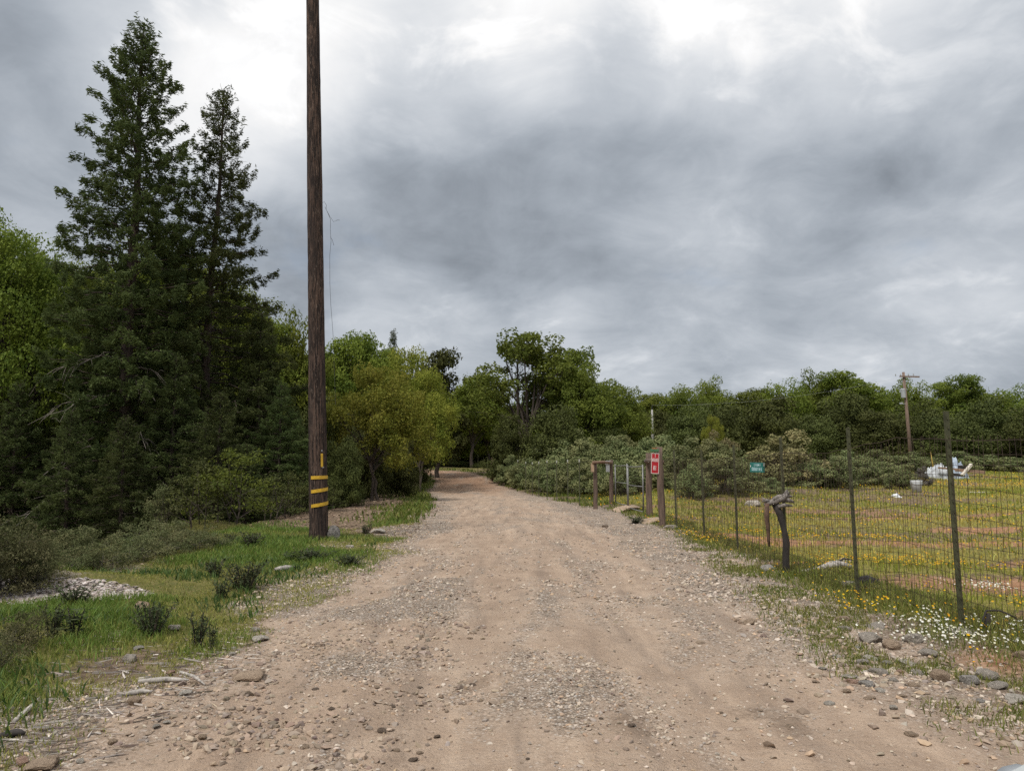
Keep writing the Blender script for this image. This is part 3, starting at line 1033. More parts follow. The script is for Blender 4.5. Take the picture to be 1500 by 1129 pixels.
rows = [(640, 98, 600, 60), (700, 100, 590, 60), (750, 98, 590, 60), (590, 95, 560, 60), (540, 90, 540, 60), (500, 85, 530, 60), (450, 80, 520, 60), (400, 75, 480, 70), (610, 80, 560, 50), (790, 100, 600, 60), (840, 100, 580, 60)]
for i, (px, y, top, hw) in enumerate(rows):
    tree_px('oak_round', 'oak_tree', ordinal(rows, i) + ' of the leafy trees deep in the wood round the bend', 'tree', px, y, top, hw, group='trees deep in the wood round the bend', leaf=M_OAK)
rows = [(600, 104, 640, 50), (640, 106, 645, 45), (675, 103, 648, 40), (705, 106, 645, 45), (740, 104, 640, 50), (560, 98, 640, 55), (780, 100, 640, 50)]
for i, (px, y, top, hw) in enumerate(rows):
    tree_px('live_a', 'oak_tree', ordinal(rows, i) + ' of the dark low oaks closing the view beyond the bend', 'tree', px, y, top, hw, group='dark low oaks beyond the bend')
rows = [(648, 86, 676, 14), (668, 87, 673, 14), (688, 88, 675, 15), (706, 84, 676, 12), (628, 90, 672, 16), (722, 82, 672, 14)]
for i, (px, y, top, hw) in enumerate(rows):
    tree_px('scrub_b', 'scrub_bush', ordinal(rows, i) + ' of the low bushes on the outside of the road bend', 'bush', px, y, top, hw * 1.5, group='low bushes outside the bend', leaf=M_LIVE)
rows = [(30, 60, 560, 130), (150, 62, 560, 120), (260, 60, 560, 120), (360, 58, 560, 110), (-90, 56, 540, 140), (430, 62, 570, 80)]
for i, (px, y, top, hw) in enumerate(rows):
    tree_px('live_b', 'oak_tree', ordinal(rows, i) + ' of the dark oaks at the back of the left wood', 'tree', px, y, top, hw, group='dark oaks at the back of the left wood')
# clump right of the bend
tree_px('oak_open', 'oak_tree', 'tallest airy oak right of the road bend, sky showing through its crown', 'tree', 770, 64, 478, 104, 0.9)
tree_px('oak_open', 'oak_tree', 'open oak with slanting limbs just right of the tallest airy oak', 'tree', 826, 67, 500, 80, 2.4)
tree_px('oak_round', 'oak_tree', 'green oak with a slanted outline, middle of the clump behind the gate scrub', 'tree', 866, 62, 536, 68, 0.4)
tree_px('oak_round', 'oak_tree', 'rounded green oak at the right end of the clump, left of the thin grey pole', 'tree', 912, 70, 566, 52, 2.2)
tree_px('live_a', 'oak_tree', 'dark evergreen oak at the foot of the tallest airy oak', 'tree', 748, 59, 605, 42, 1.3)
tree_px('live_b', 'oak_tree', 'dark evergreen oak behind the scrub, below the slanted green oak', 'tree', 822, 57, 592, 58, 0.3)
tree_px('live_a', 'oak_tree', 'low dark evergreen oak behind the scrub left of the red sign', 'tree', 890, 60, 625, 52, 2.9)
# tree line behind the meadow
FL = [(958, 80, 600, 48), (1012, 76, 592, 56), (1072, 80, 586, 62), (1132, 76, 578, 66), (1190, 74, 604, 55), (1240, 78, 572, 62), (1292, 73, 600, 60), (1352, 76, 582, 60), (1404, 72, 606, 58), (1455, 75, 582, 66), (1515, 70, 594, 66)]
for i, (px, y, top, hw) in enumerate(FL):
    tree_px(('live_a', 'live_c', 'live_b')[i % 3], 'oak_tree', ordinal(FL, i) + ' of the dark rounded oaks in the tree line behind the meadow', 'tree', px, y, top, hw, group='dark evergreen oaks behind the meadow')
BL = [(955, 94, 572, 50), (1003, 92, 556, 56), (1048, 96, 558, 50), (1100, 95, 566, 52), (1146, 93, 552, 56), (1200, 96, 550, 50), (1250, 94, 540, 66), (1302, 96, 560, 52), (1345, 94, 560, 50), (1410, 97, 548, 60), (1452, 95, 566, 50), (1496, 94, 570, 60)]
for i, (px, y, top, hw) in enumerate(BL):
    tree_px(('oak_tall', 'oak_wide', 'oak_round')[i % 3], 'oak_tree', ordinal(BL, i) + ' of the lighter green crowns topping the tree line behind the meadow', 'tree', px, y, top, hw, group='light green oaks topping the tree line', leaf=M_OAK_DEEP if i % 2 else M_OAK)
tree_px('oak_olive', 'oak_tree', 'small rust-topped tree in the dark tree line above the green sign', 'tree', 1046, 68, 606, 22, 0.5)
rows = [(px + prng.uniform(-14, 14), 86 + prng.uniform(-3, 3)) for px in range(930, 1560, 62)]
for i, (px, y) in enumerate(rows):
    tree_px('live_a', 'oak_tree', ordinal(rows, i) + ' of the shaded oaks low in the tree line behind the meadow', 'tree', px, y, 610, 60, group='shaded oaks low in the far tree line')

# grey-green scrub: behind the road fence, round the gate and along the meadow
SG = 'grey-green scrub bushes behind the roadside fence'
sc_f = [(742, 55, 668, 22), (762, 52, 672, 25), (785, 49, 671, 26), (808, 46, 672, 27), (833, 43, 672, 28), (858, 41, 668, 30), (885, 38.5, 668, 32), (915, 37, 672, 32), (945, 38, 676, 34)]
for i, (px, y, top, hw) in enumerate(sc_f):
    tree_px(('scrub_a', 'scrub_b', 'scrub_c')[i % 3], 'scrub_bush', ordinal(sc_f, i) + ' of the grey-green scrub bushes right behind the roadside fence and gate', 'bush', px + 6, y + 1.8, top, hw * 1.2, group=SG)
sc_b = [(790, 57, 652, 34), (825, 54, 645, 38), (862, 51, 640, 40), (900, 49, 642, 40), (938, 47, 644, 42), (975, 45, 648, 40), (1000, 41, 655, 38), (852, 60, 630, 40), (905, 58, 636, 44), (960, 56, 640, 44), (1010, 55, 642, 44), (1050, 52, 640, 40)]
for i, (px, y, top, hw) in enumerate(sc_b):
    tree_px(('scrub_a', 'scrub_b', 'scrub_c')[i % 3], 'scrub_bush', ordinal(sc_b, i) + ' of the taller scrub bushes at the back of the thicket', 'bush', px, y, top, hw * 1.25, group=SG)
tree_px('scrub_c', 'scrub_bush', 'large dark scrub bush right of the red sign, touching the meadow', 'bush', 1062, 35, 660, 56, 0.3)
tree_px('scrub_b', 'scrub_bush', 'dense scrub bush below the green sign, second right of the gate', 'bush', 1015, 34, 680, 32, 1.9)
tree_px('scrub_a', 'scrub_bush', 'tallest bronze-tinged scrub bush behind the green sign', 'bush', 1152, 43, 634, 66, 0.8, leaf=M_SCRUB_DRY)
tree_px('scrub_b', 'scrub_bush', 'grey dead-looking bush top rising behind the thicket', 'bush', 1056, 58, 632, 30, 0.2, leaf=M_SCRUB_DRY)
MG = 'scrub bushes along the far side of the meadow'
rows = [(1105, 44, 668, 36), (1095, 40, 690, 30), (1186, 42, 672, 36), (1222, 42, 668, 36), (1262, 44, 672, 34), (1295, 45, 675, 32), (1240, 50, 660, 40), (1130, 38.5, 700, 26)]
for i, (px, y, top, hw) in enumerate(rows):
    tree_px(('scrub_b', 'scrub_a', 'scrub_c')[i % 3], 'scrub_bush', ordinal(rows, i) + ' of the scrub bushes bordering the meadow, right of the green sign', 'bush', px, y, top, hw * 1.2, group=MG)
tree_px('scrub_b', 'scrub_bush', 'scrub bush beside the white bucket', 'bush', 1318, 41.5, 684, 26, 0.5)
tree_px('scrub_a', 'scrub_bush', 'purplish bare bush behind the white bucket', 'bush', 1350, 44, 684, 15, 0.5, leaf=M_BARK_GREY)
rows = [(1375, 64, 665, 30), (1410, 66, 662, 34), (1450, 66, 666, 36), (1490, 66, 670, 36), (1330, 62, 662, 34), (1290, 60, 660, 34)]
for i, (px, y, top, hw) in enumerate(rows):
    tree_px(('scrub_b', 'scrub_a')[i % 2], 'scrub_bush', ordinal(rows, i) + ' of the pale grey bushes in the low row beyond the debris pile', 'bush', px, y, top, hw * 1.2, group='pale scrub beyond the debris pile')
# bushes in the left foreground and along the slope
def bush_px(kind, label, px, py, h, w, rz=0.0, leaf=None, name='bush', cat='bush', group=None, parts=('stem', 'foliage')):
    x, y, z = ground_px(px, py)
    return plant(kind, name, label, cat, x, y, h, w, rz, group, leaf, parts)


bush_px('bush_near', 'big grey-green bush at the left photo edge above the wood chip heap', 12, 866, 0.95, 0.62, 0.4)
bush_px('bush_near', 'rounded grey-green bush right beside the big one at the left edge', 58, 856, 0.60, 0.36, 2.2)
bush_px('bush_near', 'grey-green bush cut off by the left photo edge', -60, 880, 1.0, 0.7, 1.1)
bush_px('bush_low', 'low grey bush at the left edge below the wood chip heap', 22, 950, 0.36, 0.34, 0.2)
bush_px('bush_low', 'small dull green bush cut by the left edge, lowest of the left bushes', -14, 985, 0.32, 0.28, 2.0)
LG = 'low scrub along the edge of the dark wood'
rows = [(112, 836, .42, .55), (150, 832, .46, .6), (196, 824, .50, .65), (240, 813, .5, .65), (282, 804, .42, .6), (135, 815, .6, .7), (210, 806, .62, .8), (96, 820, .62, .7), (270, 795, .5, .7), (318, 800, .3, .5)]
for i, (px, py, h, w) in enumerate(rows):
    bush_px('bush_low', ordinal(rows, i) + ' of the low brownish bushes along the edge of the dark wood', px, py, h, w, prng.uniform(0, 6), group=LG)
bush_px('bush_loose', 'pale leafy bush standing out before the foot of the tallest conifer', 233, 782, 1.3, 0.6, 0.2, leaf=M_SAGE)
bush_px('bush_loose', 'green bush at the edge of the wood left of the pole', 335, 766, 2.0, 1.3, 1.2)
bush_px('bush_loose', 'darker green bush left of the one by the pole, at the wood edge', 292, 772, 1.8, 1.1, 3.2, leaf=M_LIVE)
rows = [(395, 762, 1.5, 1.1), (425, 757, 1.7, 1.0), (445, 752, 1.6, 0.9), (495, 742, 1.4, 1.0), (520, 733, 1.2, 0.9), (548, 722, 1.3, .8), (480, 748, 1.2, .8)]
for i, (px, py, h, w) in enumerate(rows):
    bush_px('bush_loose', ordinal(rows, i) + ' of the twiggy dark bushes in the litter round the pole', px, py, h, w, prng.uniform(0, 6), group='twiggy bushes round the utility pole', leaf=M_LIVE)
bush_px('bush_low', 'round black-green bush in the litter between pole and bend', 570, 722, 0.5, 0.45, 0.0, leaf=M_WEED)
# dark shoots and tufts in the grass
for kind, px, py, h, w, lab in [
        ('shoot_a', 358, 862, 0.42, 0.33, 'dark spiky shoots in the grass, widest clump left of the road'),
        ('shoot_b', 316, 846, 0.32, 0.2, 'dark leafy clump just left of the widest spiky shoots'),
        ('shoot_b', 325, 877, 0.30, 0.13, 'dark leaning stalk in front of the widest spiky shoots'),
        ('shoot_a', 222, 931, 0.40, 0.22, 'dark rounded weed between two pale rocks on the left verge'),
        ('shoot_b', 290, 948, 0.36, 0.11, 'dark upright weed nearest the left road edge'),
        ('shoot_c', 310, 955, 0.30, 0.04, 'thin single dark stalk at the left road edge'),
        ('shoot_b', 76, 935, 0.36, 0.12, 'dark bushy stalk in the grass below the wood chip heap'),
        ('shoot_c', 108, 934, 0.34, 0.10, 'dark bent stalk right of the bushy one in the grass'),
        ('shoot_b', 110, 885, 0.28, 0.24, 'brown weed growing out of the wood chip heap'),
        ('shoot_b', 365, 800, 0.34, 0.32, 'grey tuft on the grass between mound and pole'),
        ('shoot_a', 535, 782, 0.28, 0.20, 'small dark weed at the road edge right of the pole'),
        ('shoot_a', 455, 822, 0.26, 0.50, 'dark low weeds in front of the utility pole foot'),
        ('shoot_a', 512, 828, 0.22, 0.30, 'grey-green weed clump by the white rock near the pole'),
        ('shoot_b', 335, 795, 0.26, 0.2, 'dark sprig beside the brown mound'),
        ('shoot_b', 930, 766, 0.22, 0.30, 'grey-green weed in front of the gate')]:
    bush_px(kind, lab, px, py, h * 0.85, w, prng.uniform(0, 6), name='weed', cat='weed')

# ------------------------------------------------------------------ utility poles
def pole_mat():
    m, t, bs = mat('creosote_wood')
    tc = t.new('ShaderNodeTexCoord')
    P = tc.outputs['Object']
    a = t.noise(t.vmath('MULTIPLY', P, (1, 1, 0.07)), 34.0, 4.0, 0.6, 0.3)
    b = t.noise(t.vmath('MULTIPLY', P, (1, 1, 0.16)), 60.0, 3.0, 0.6)
    big = t.noise(t.vmath('MULTIPLY', P, (1, 1, 0.25)), 3.0, 4.0, 0.6)
    c = t.mix(t.step(a, 0.44, 0.60), c4(0.020, 0.014, 0.012), c4(0.105, 0.068, 0.052))
    c = t.mix(t.step(b, 0.56, 0.70, 0.0, 0.75), c, c4(0.215, 0.165, 0.135))
    c = t.mix(t.step(big, 0.45, 0.65, 0.0, 0.65), c, c4(0.030, 0.022, 0.020))
    t.put(bs.inputs['Base Color'], c)
    bs.inputs['Roughness'].default_value = 0.9
    bs.inputs['Specular IOR Level'].default_value = 0.25
    bp = t.new('ShaderNodeBump')
    bp.inputs['Strength'].default_value = 1.0
    bp.inputs['Distance'].default_value = 0.03
    t.put(bp.inputs['Height'], t.math('ADD', a, t.math('MULTIPLY', b, 0.5)))
    t.l.new(bp.outputs[0], bs.inputs['Normal'])
    return m


M_POLE = pole_mat()
M_YELLOW = plain('yellow_reflector', (0.58, 0.35, 0.025), 0.5, 0, 0.16, 14)
M_STEEL = plain('galvanised_steel', (0.42, 0.43, 0.44), 0.45, 0.6, 0.12, 8)
M_POLE2 = plain('weathered_pole', (0.185, 0.128, 0.10), 0.85, 0, 0.3, 10, 0.01, (1, 1, 0.15))
M_GREY = plain('grey_cabinet', (0.38, 0.40, 0.42), 0.5, 0.2, 0.1, 5)
M_WIRE = plain('wire', (0.06, 0.06, 0.06), 0.6, 0.3, 0.1, 5)

pxb, pyb, pzb = ground_px(467, 789)
lean = R(2.35)
pole = thing('utility_pole', 'tall dark wooden utility pole with three yellow bands, left of the road', 'utility pole', (pxb, pyb, pzb), (0, -lean, 0))
th = np.arange(28) / 28 * 2 * math.pi
zz = np.linspace(-0.8, 14.0, 75)
rr = 0.205 - 0.0042 * np.clip(zz, 0, 20)
pr = np.random.default_rng(4)
ridge = 0.006 * np.sin(th * 9 + 1) + 0.004 * np.sin(th * 14 + 2)
V = []
for z_, r_ in zip(zz, rr):
    rad = r_ + ridge * (0.6 + 0.4 * math.sin(z_ * 0.9)) + pr.normal(size=28) * 0.0022 + 0.03 * math.exp(-max(z_, 0) / 0.12) * 0.4
    V.append(np.stack([rad * np.cos(th), rad * np.sin(th), np.full(28, z_)], 1))
V = np.vstack(V)
i_ = np.arange(74)[:, None] * 28
j_ = np.arange(28)[None, :]
k_ = (j_ + 1) % 28
F = np.stack([i_ + j_, i_ + k_, i_ + 28 + k_, i_ + 28 + j_], -1).reshape(-1, 4)
link('shaft', make_mesh('shaft', V, [F, (np.arange(28) + 74 * 28)[None, :]], M_POLE, None, True), pole)
for zb, tl in [(0.73, 0.06), (1.05, 0.05), (1.36, 0.0)]:
    m = MB()
    a = np.linspace(R(-122), R(8), 15)
    r_ = 0.214 - 0.0042 * zb
    for q in range(14):
        z0 = zb + tl * (q / 14) - 0.035
        z1 = zb + tl * ((q + 1) / 14) - 0.035
        P = []
        for rad in (r_, r_ + 0.006):
            for ang, z_ in ((a[q], z0), (a[q + 1], z1)):
                P += [[rad * math.cos(ang), rad * math.sin(ang), z_], [rad * math.cos(ang), rad * math.sin(ang), z_ + 0.075]]
        m.add(P, [np.array([[0, 1, 3, 2], [4, 6, 7, 5], [0, 2, 6, 4], [1, 5, 7, 3], [0, 4, 5, 1], [2, 3, 7, 6]])])
    m.obj('band', M_YELLOW, pole)
m = MB()
m.box((0.135, -0.172, 1.74), (0.05, 0.012, 0.30), rotz(R(38)))
m.obj('marker_tag', M_YELLOW, pole, bevel=0.003)
m = MB()
m.tube([(0.135, -0.178, 1.955), (0.142, -0.192, 1.955)], 0.016, 8)
m.box((0.150, -0.155, 1.585), (0.045, 0.01, 0.03), rotz(R(40)))
m.obj('nail_head', M_STEEL, pole)
m = MB()
w0 = np.array([0.175, -0.05, 7.75])
for pts in ([(0, 0, 0), (.08, 0, .03), (.15, 0, -.06), (.14, 0, -.16), (.22, 0, -.30), (.28, 0, -.42), (.27, 0, -.7), (.29, 0, -.95), (.24, 0, -1.3), (.23, 0, -2.0), (.25, 0, -2.5), (.31, 0, -3.2), (.34, 0, -4.2), (.36, 0, -4.9)],
            [(.10, 0, -.1), (.25, 0, -.33), (.38, 0, -.48), (.52, 0, -.44), (.60, 0, -.45)], [(.27, 0, -.86), (.33, 0, -.92), (.38, 0, -1.07)]):
    P = np.array(pts) * np.array([0.7, 1, 0.97]) + w0
    m.tube(P, 0.0038, 4)
m.obj('hanging_wire', M_WIRE, pole)

# distant service pole right of the middle
bx, by, bz_ = at_y(1336, 690, 66)
gz = hz(bx, by)
topz = at_y(1331, 545, 66)[2]
Hp = topz - gz
dp = thing('utility_pole', 'distant brown utility pole with crossarm and grey transformer, behind the meadow', 'utility pole', (bx, by, gz), (0, R(-1.6), 0))
MB().tube([(0, 0, -0.5), (0, 0, Hp * 0.5), (0, 0, Hp)], [0.17, 0.145, 0.11], 10).obj('shaft', M_POLE2, dp, True)
MB().box((0, -0.16, Hp - 0.42), (1.75, 0.11, 0.12), None).obj('crossarm', M_POLE2, dp, rot=(0, R(3), 0))
for dx in (-0.8, -0.35, 0.35, 0.8):
    MB().tube([(dx, -0.16, Hp - 0.36), (dx, -0.16, Hp - 0.25), (dx, -0.16, Hp - 0.16)], [0.03, 0.05, 0.035], 8).obj('insulator', M_GREY, dp)
MB().tube([(-0.24, -0.12, Hp - 2.35), (-0.24, -0.12, Hp - 2.3), (-0.24, -0.12, Hp - 1.55), (-0.24, -0.12, Hp - 1.5)], [0.16, 0.2, 0.2, 0.15], 12).obj('transformer', M_GREY, dp)
MB().box((-0.5, -0.1, Hp - 2.8), (0.25, 0.16, 0.14)).box((-0.25, -0.08, Hp - 2.85), (0.5, 0.04, 0.04)).obj('lamp_bracket', M_GREY, dp)
# slim pole in front of the wood
sx, sy, _ = at_y(957, 690, 74)
st = at_y(957, 600, 74)[2]
sg = hz(sx, sy)
sp = thing('utility_pole', 'slim pale grey pole standing in the scrub before the tree line', 'pole', (sx, sy, sg))
MB().tube([(0, 0, -0.4), (0, 0, (st - sg) * 0.6), (0, 0, st - sg)], [0.13, 0.12, 0.09], 8).obj('shaft', plain('grey_pole', (0.34, 0.33, 0.32), 0.8, 0, 0.15, 10), sp, True)
MB().tube([(0, 0, st - sg), (0, 0, st - sg + 0.25), (0.04, 0, st - sg + 0.5)], [0.03, 0.03, 0.02], 6).obj('cap_pin', M_WIRE, sp)
pa = np.array([sx, sy, st + 0.45])
pb = np.array([bx - 0.6, by - 0.1, gz + Hp - 0.5])
tt = np.linspace(0, 1, 24)[:, None]
P = pa + (pb - pa) * tt
P[:, 2] += -0.7 * 4 * (tt[:, 0] * (1 - tt[:, 0]))
tag(MB().tube(P, 0.0045, 4).obj('power_line', M_GREY), 'thin grey power line sagging between the slim pole and the distant crossarm pole', 'power line')

# ------------------------------------------------------------------ wire fence right of the road
M_TPOST = plain('green_tpost', (0.070, 0.072, 0.036), 0.7, 0.1, 0.3, 6, 0.0)
M_FENCE = plain('rusty_wire', (0.060, 0.043, 0.030), 0.7, 0.3, 0.25, 4)
M_WHITE = plain('white_paint', (0.72, 0.72, 0.70), 0.5, 0, 0.06, 5)
M_TIP = plain('dull_white_tip', (0.46, 0.47, 0.42), 0.6, 0, 0.1, 5)
M_CEDARPOST = plain('brown_post_wood', (0.130, 0.088, 0.066), 0.85, 0, 0.35, 9, 0.012, (1, 1, 0.15))
M_RAIL = plain('red_brown_log', (0.19, 0.115, 0.075), 0.85, 0, 0.3, 9, 0.01, (1, 1, 0.3))
M_RAILEND = plain('cut_wood', (0.36, 0.25, 0.16), 0.85, 0, 0.2, 12)


def tpost(parent, x, y, h, tip=None, lean=(0, 0), name='post', mat_=None):
    z = hz(x, y)
    m = MB()
    w = 0.046
    m.box((0, 0.0, (h - 0.4) / 2), (w, 0.008, h + 0.4))
    m.box((0, 0.024, (h - 0.4) / 2), (0.009, 0.04, h + 0.4))
    for k in range(int(h / 0.09)):
        m.box((0, -0.008, 0.1 + k * 0.09), (0.014, 0.010, 0.022))
    o = m.obj(name, mat_ or M_TPOST, parent, loc=(x, y, z), rot=(lean[0], lean[1], prng.uniform(-.15, .15)))
    if tip:
        MB().box((0, 0, h - tip / 2 + 0.002), (w + 0.006, 0.014, tip)).obj('post_tip', M_TIP, o)
    return o


fence = thing('wire_fence', 'welded wire mesh fence on green metal posts beside the meadow', 'fence')
bases = [(1410, 920, 2.06), (1257, 878, 2.08), (1153, 838, 2.06), (1081, 808, 2.06), (1032, 787, 2.03), (991, 773, 2.03)]
fp = []
for px, py, h in bases:
    x, y, z = ground_px(px, py)
    fp.append((x, y))
for (x, y), (px, py, h) in zip(fp, bases):
    tpost(fence, x, y, h, lean=(0, R(-0.5)))
for x, y in ((4.62, 5.2), (4.66, 3.0)):
    tpost(fence, x, y, 2.06)
cx_, cy_, _ = ground_px(971, 771)
line = np.array([(4.70, 1.0), (4.66, 3.0), (4.62, 5.2)] + fp + [(cx_, cy_)])
seg = np.r_[0, np.cumsum(np.linalg.norm(np.diff(line, axis=0), axis=1))]


def on_line(s):
    return np.stack([np.interp(s, seg, line[:, 0]), np.interp(s, seg, line[:, 1])], -1)


fr = np.random.default_rng(12)
tops_z = 1.80
m = MB()
s = 0.03
while s < seg[-1]:
    p = on_line(np.array([s]))[0]
    zt = tops_z + 0.03 * math.sin(s * 1.3)
    n = 5
    zz_ = np.linspace(0.02, zt, n) + hz(*p)
    P = np.stack([np.full(n, p[0]) - 0.035 + fr.normal(size=n) * 0.010, np.full(n, p[1]) + fr.normal(size=n) * 0.007, zz_], 1)
    m.tube(P, 0.0026, 3, cap=False)
    s += 0.068 + fr.normal() * 0.006
ss_ = np.arange(0, seg[-1], 0.34)
pl = on_line(ss_)
gz_ = terrain(pl[:, 0], pl[:, 1])
for k, h in enumerate([0.06, 0.17, 0.28, 0.38, 0.49, 0.60, 0.71, 0.83, 0.95, 1.07, 1.19, 1.31, 1.43, 1.55, 1.66, 1.80]):
    sag = 0.02 * np.sin(ss_ * 1.9 + k * 0.8) + fr.normal(size=len(ss_)) * 0.006
    P = np.stack([pl[:, 0] - 0.040 + fr.normal(size=len(ss_)) * 0.006, pl[:, 1], gz_ + h + sag], 1)
    m.tube(P, 0.0026 if h < 1.75 else 0.0046, 3, cap=False)
tag(m.obj('wire_mesh', M_FENCE, fence), kind='stuff')
# fence along the scrub, from the gate to the bend
rf = thing('wire_fence', 'thin wire fence with white-tipped posts in front of the scrub, running to the bend', 'fence')
A0 = np.array([3.30, 30.0])
A1 = np.array([0.35, 54.0])
for px in (848, 831, 815, 801, 789, 779.5, 770, 758.5):
    u = (px - CX) / FPX
    t_ = (A0[0] - u * A0[1]) / ((u * (A1[1] - A0[1])) - (A1[0] - A0[0]))
    q = A0 + (A1 - A0) * t_
    tpost(rf, q[0], q[1], 2.05, 0.12)
q2 = np.array(at_y(721, 690, 61)[:2])
for w in (0.3, 0.75, 1.2, 1.6, 1.9):
    P = [(*A0, hz(*A0) + w)]
    for f in np.linspace(0.1, 1, 10):
        q = A0 + (A1 - A0) * f
        P.append((q[0], q[1], hz(*q) + w))
    P.append((q2[0], q2[1], hz(*q2) + w))
    tag(MB().tube(P, 0.004, 4).obj('wire_strand', M_FENCE, rf))
MB().tube([(q2[0], q2[1], hz(*q2) - 0.4), (q2[0], q2[1], hz(*q2) + 1.0), (q2[0], q2[1], hz(*q2) + 1.85)], [0.11, 0.10, 0.10], 8).obj('corner_post', M_CEDARPOST, rf, True)
for px, y in ((708, 66), (714, 63), (700, 70)):
    x = at_y(px, 690, y)[0]
    tpost(rf, x, y, 1.7)

# ------------------------------------------------------------------ gate with its braced wooden posts
def wood_post(parent, x, y, h, r0, name='post', lean=(0, 0)):
    z = hz(x, y)
    g = np.random.default_rng(int(abs(x * 100) + y * 10))
    zz_ = np.linspace(-0.5, h, 9)
    P = np.stack([g.normal(size=9) * 0.008, g.normal(size=9) * 0.008, zz_], 1)
    return MB().tube(P, r0 * (1 + 0.05 * g.normal(size=9)) * np.linspace(1.08, 0.95, 9), 9).obj(name, M_CEDARPOST, parent, True, loc=(x, y, z), rot=(lean[0], lean[1], 0))


ga = ground_px(971, 771)
gb = at_y(950.5, 700, 24.6)
gc = at_y(895.5, 700, 31.4)
gd = at_y(872, 700, 29.6)
br = thing('post_brace', 'pair of tall brown wooden posts braced by a log beside the red sign', 'fence posts')
wood_post(br, ga[0], ga[1], 2.12, 0.092, lean=(0, R(-1.5)))
wood_post(br, gb[0], gb[1], 2.06, 0.10)
za = hz(ga[0], ga[1]) + 1.78
MB().tube([(ga[0], ga[1], za - 0.06), ((ga[0] + gb[0]) / 2, (ga[1] + gb[1]) / 2, za), (gb[0] - 0.03, gb[1] + 0.3, za + 0.02)], [0.075, 0.08, 0.075], 9).obj('brace_log', M_CEDARPOST, br, True)
br2 = thing('post_brace', 'lower brown post pair with a log rail at the far end of the gate', 'fence posts')
wood_post(br2, gc[0], gc[1], 1.85, 0.085)
wood_post(br2, gd[0], gd[1], 1.80, 0.085)
zb = hz(gc[0], gc[1]) + 1.72
MB().tube([(gd[0] - 0.10, gd[1] - 0.28, zb), ((gd[0] + gc[0]) / 2, (gd[1] + gc[1]) / 2 - 0.05, zb + 0.03), (gc[0], gc[1] - 0.1, zb)], [0.062, 0.058, 0.056], 9).obj('brace_log', M_RAIL, br2, True)
MB().box((gd[0] - 0.13, gd[1] - 0.22, zb - 0.20), (0.13, 0.05, 0.34)).obj('end_board', M_RAILEND, br2, bevel=0.01)
MB().box((gc[0] - 0.16, gc[1] - 0.14, zb - 0.16), (0.16, 0.03, 0.42)).box((gc[0] - 0.16, gc[1] - 0.16, zb + 0.02), (0.22, 0.03, 0.16)).obj('latch_plate', M_STEEL, br2, bevel=0.006)


M_GATE = plain('dull_gate_pipe', (0.22, 0.22, 0.215), 0.55, 0.4, 0.2, 8)


def gate_leaf(label, p, q, w0, w1):
    g = thing('metal_gate', label, 'gate')
    p = np.array(p)
    q = np.array(q)
    zt = 1.66

    def pt(f, h):
        c = p + (q - p) * f
        return (c[0], c[1], hz(*(p + (q - p) * 0.5)) + h)
    for f in (0.0, 1.0):
        MB().tube([pt(f, w0 - 0.05), pt(f, 0.9), pt(f, w1 + 0.06)], 0.026, 8).obj('upright', M_GATE, g, True)
    for h in (w0, (w0 + w1) / 2 + 0.08, w1):
        MB().tube([pt(0.0, h), pt(0.5, h - 0.01), pt(1.0, h)], 0.017, 8).obj('rail', M_GATE, g, True)
    mm = MB()
    for f in np.linspace(0.08, 0.92, 12):
        mm.tube([pt(f, w0), pt(f, w1)], 0.003, 3, cap=False)
    for h in np.linspace(w0 + .15, w1 - .15, 7):
        mm.tube([pt(0, h), pt(1, h)], 0.003, 3, cap=False)
    tag(mm.obj('wire_infill', M_FENCE, g), kind='stuff')
    return g


pc = np.array(gc[:2]) + np.array([0.13, -0.25])
pb_ = np.array(gb[:2]) + np.array([-0.16, 0.22])
pm1 = pc + (pb_ - pc) * 0.49
pm2 = pc + (pb_ - pc) * 0.515
gate_leaf('far leaf of the grey pipe gate, hung on the low braced posts', pc, pm1, 0.18, 1.68)
gate_leaf('near leaf of the grey pipe gate, hung by the red sign', pm2, pb_, 0.16, 1.66)

# ------------------------------------------------------------------ signs
M_RED = plain('red_sign', (0.42, 0.016, 0.026), 0.45, 0, 0.08, 10)
M_SIGNW = plain('sign_white', (0.74, 0.66, 0.63), 0.5, 0, 0.05, 10)
M_GREEN = plain('green_sign', (0.012, 0.135, 0.115), 0.45, 0, 0.1, 10)
M_SIGNB = plain('sign_pale_blue', (0.45, 0.62, 0.66), 0.5, 0, 0.08, 10)
dS = ga[1] - 0.10
cxs, _, czs = at_y(959.5, 678.5, dS)
rs = thing('red_sign', 'narrow red sign with white border and lettering on the wooden gate post', 'sign', (cxs, dS, czs), (0, R(3), R(8)))
W_, H_ = 0.215, 0.545
MB().box((0, 0, 0), (W_, 0.012, H_)).obj('panel', M_RED, rs, bevel=0.003)
m = MB()
b_ = 0.013
for c, sz in (((0, 0, H_ / 2 - b_ / 2), (W_, b_)), ((0, 0, -H_ / 2 + b_ / 2), (W_, b_)), ((-W_ / 2 + b_ / 2, 0, 0), (b_, H_ - 2 * b_)), ((W_ / 2 - b_ / 2, 0, 0), (b_, H_ - 2 * b_))):
    m.box((c[0], -0.0085, c[2]), (sz[0], 0.003, sz[1]))
m.obj('border', M_SIGNW, rs)


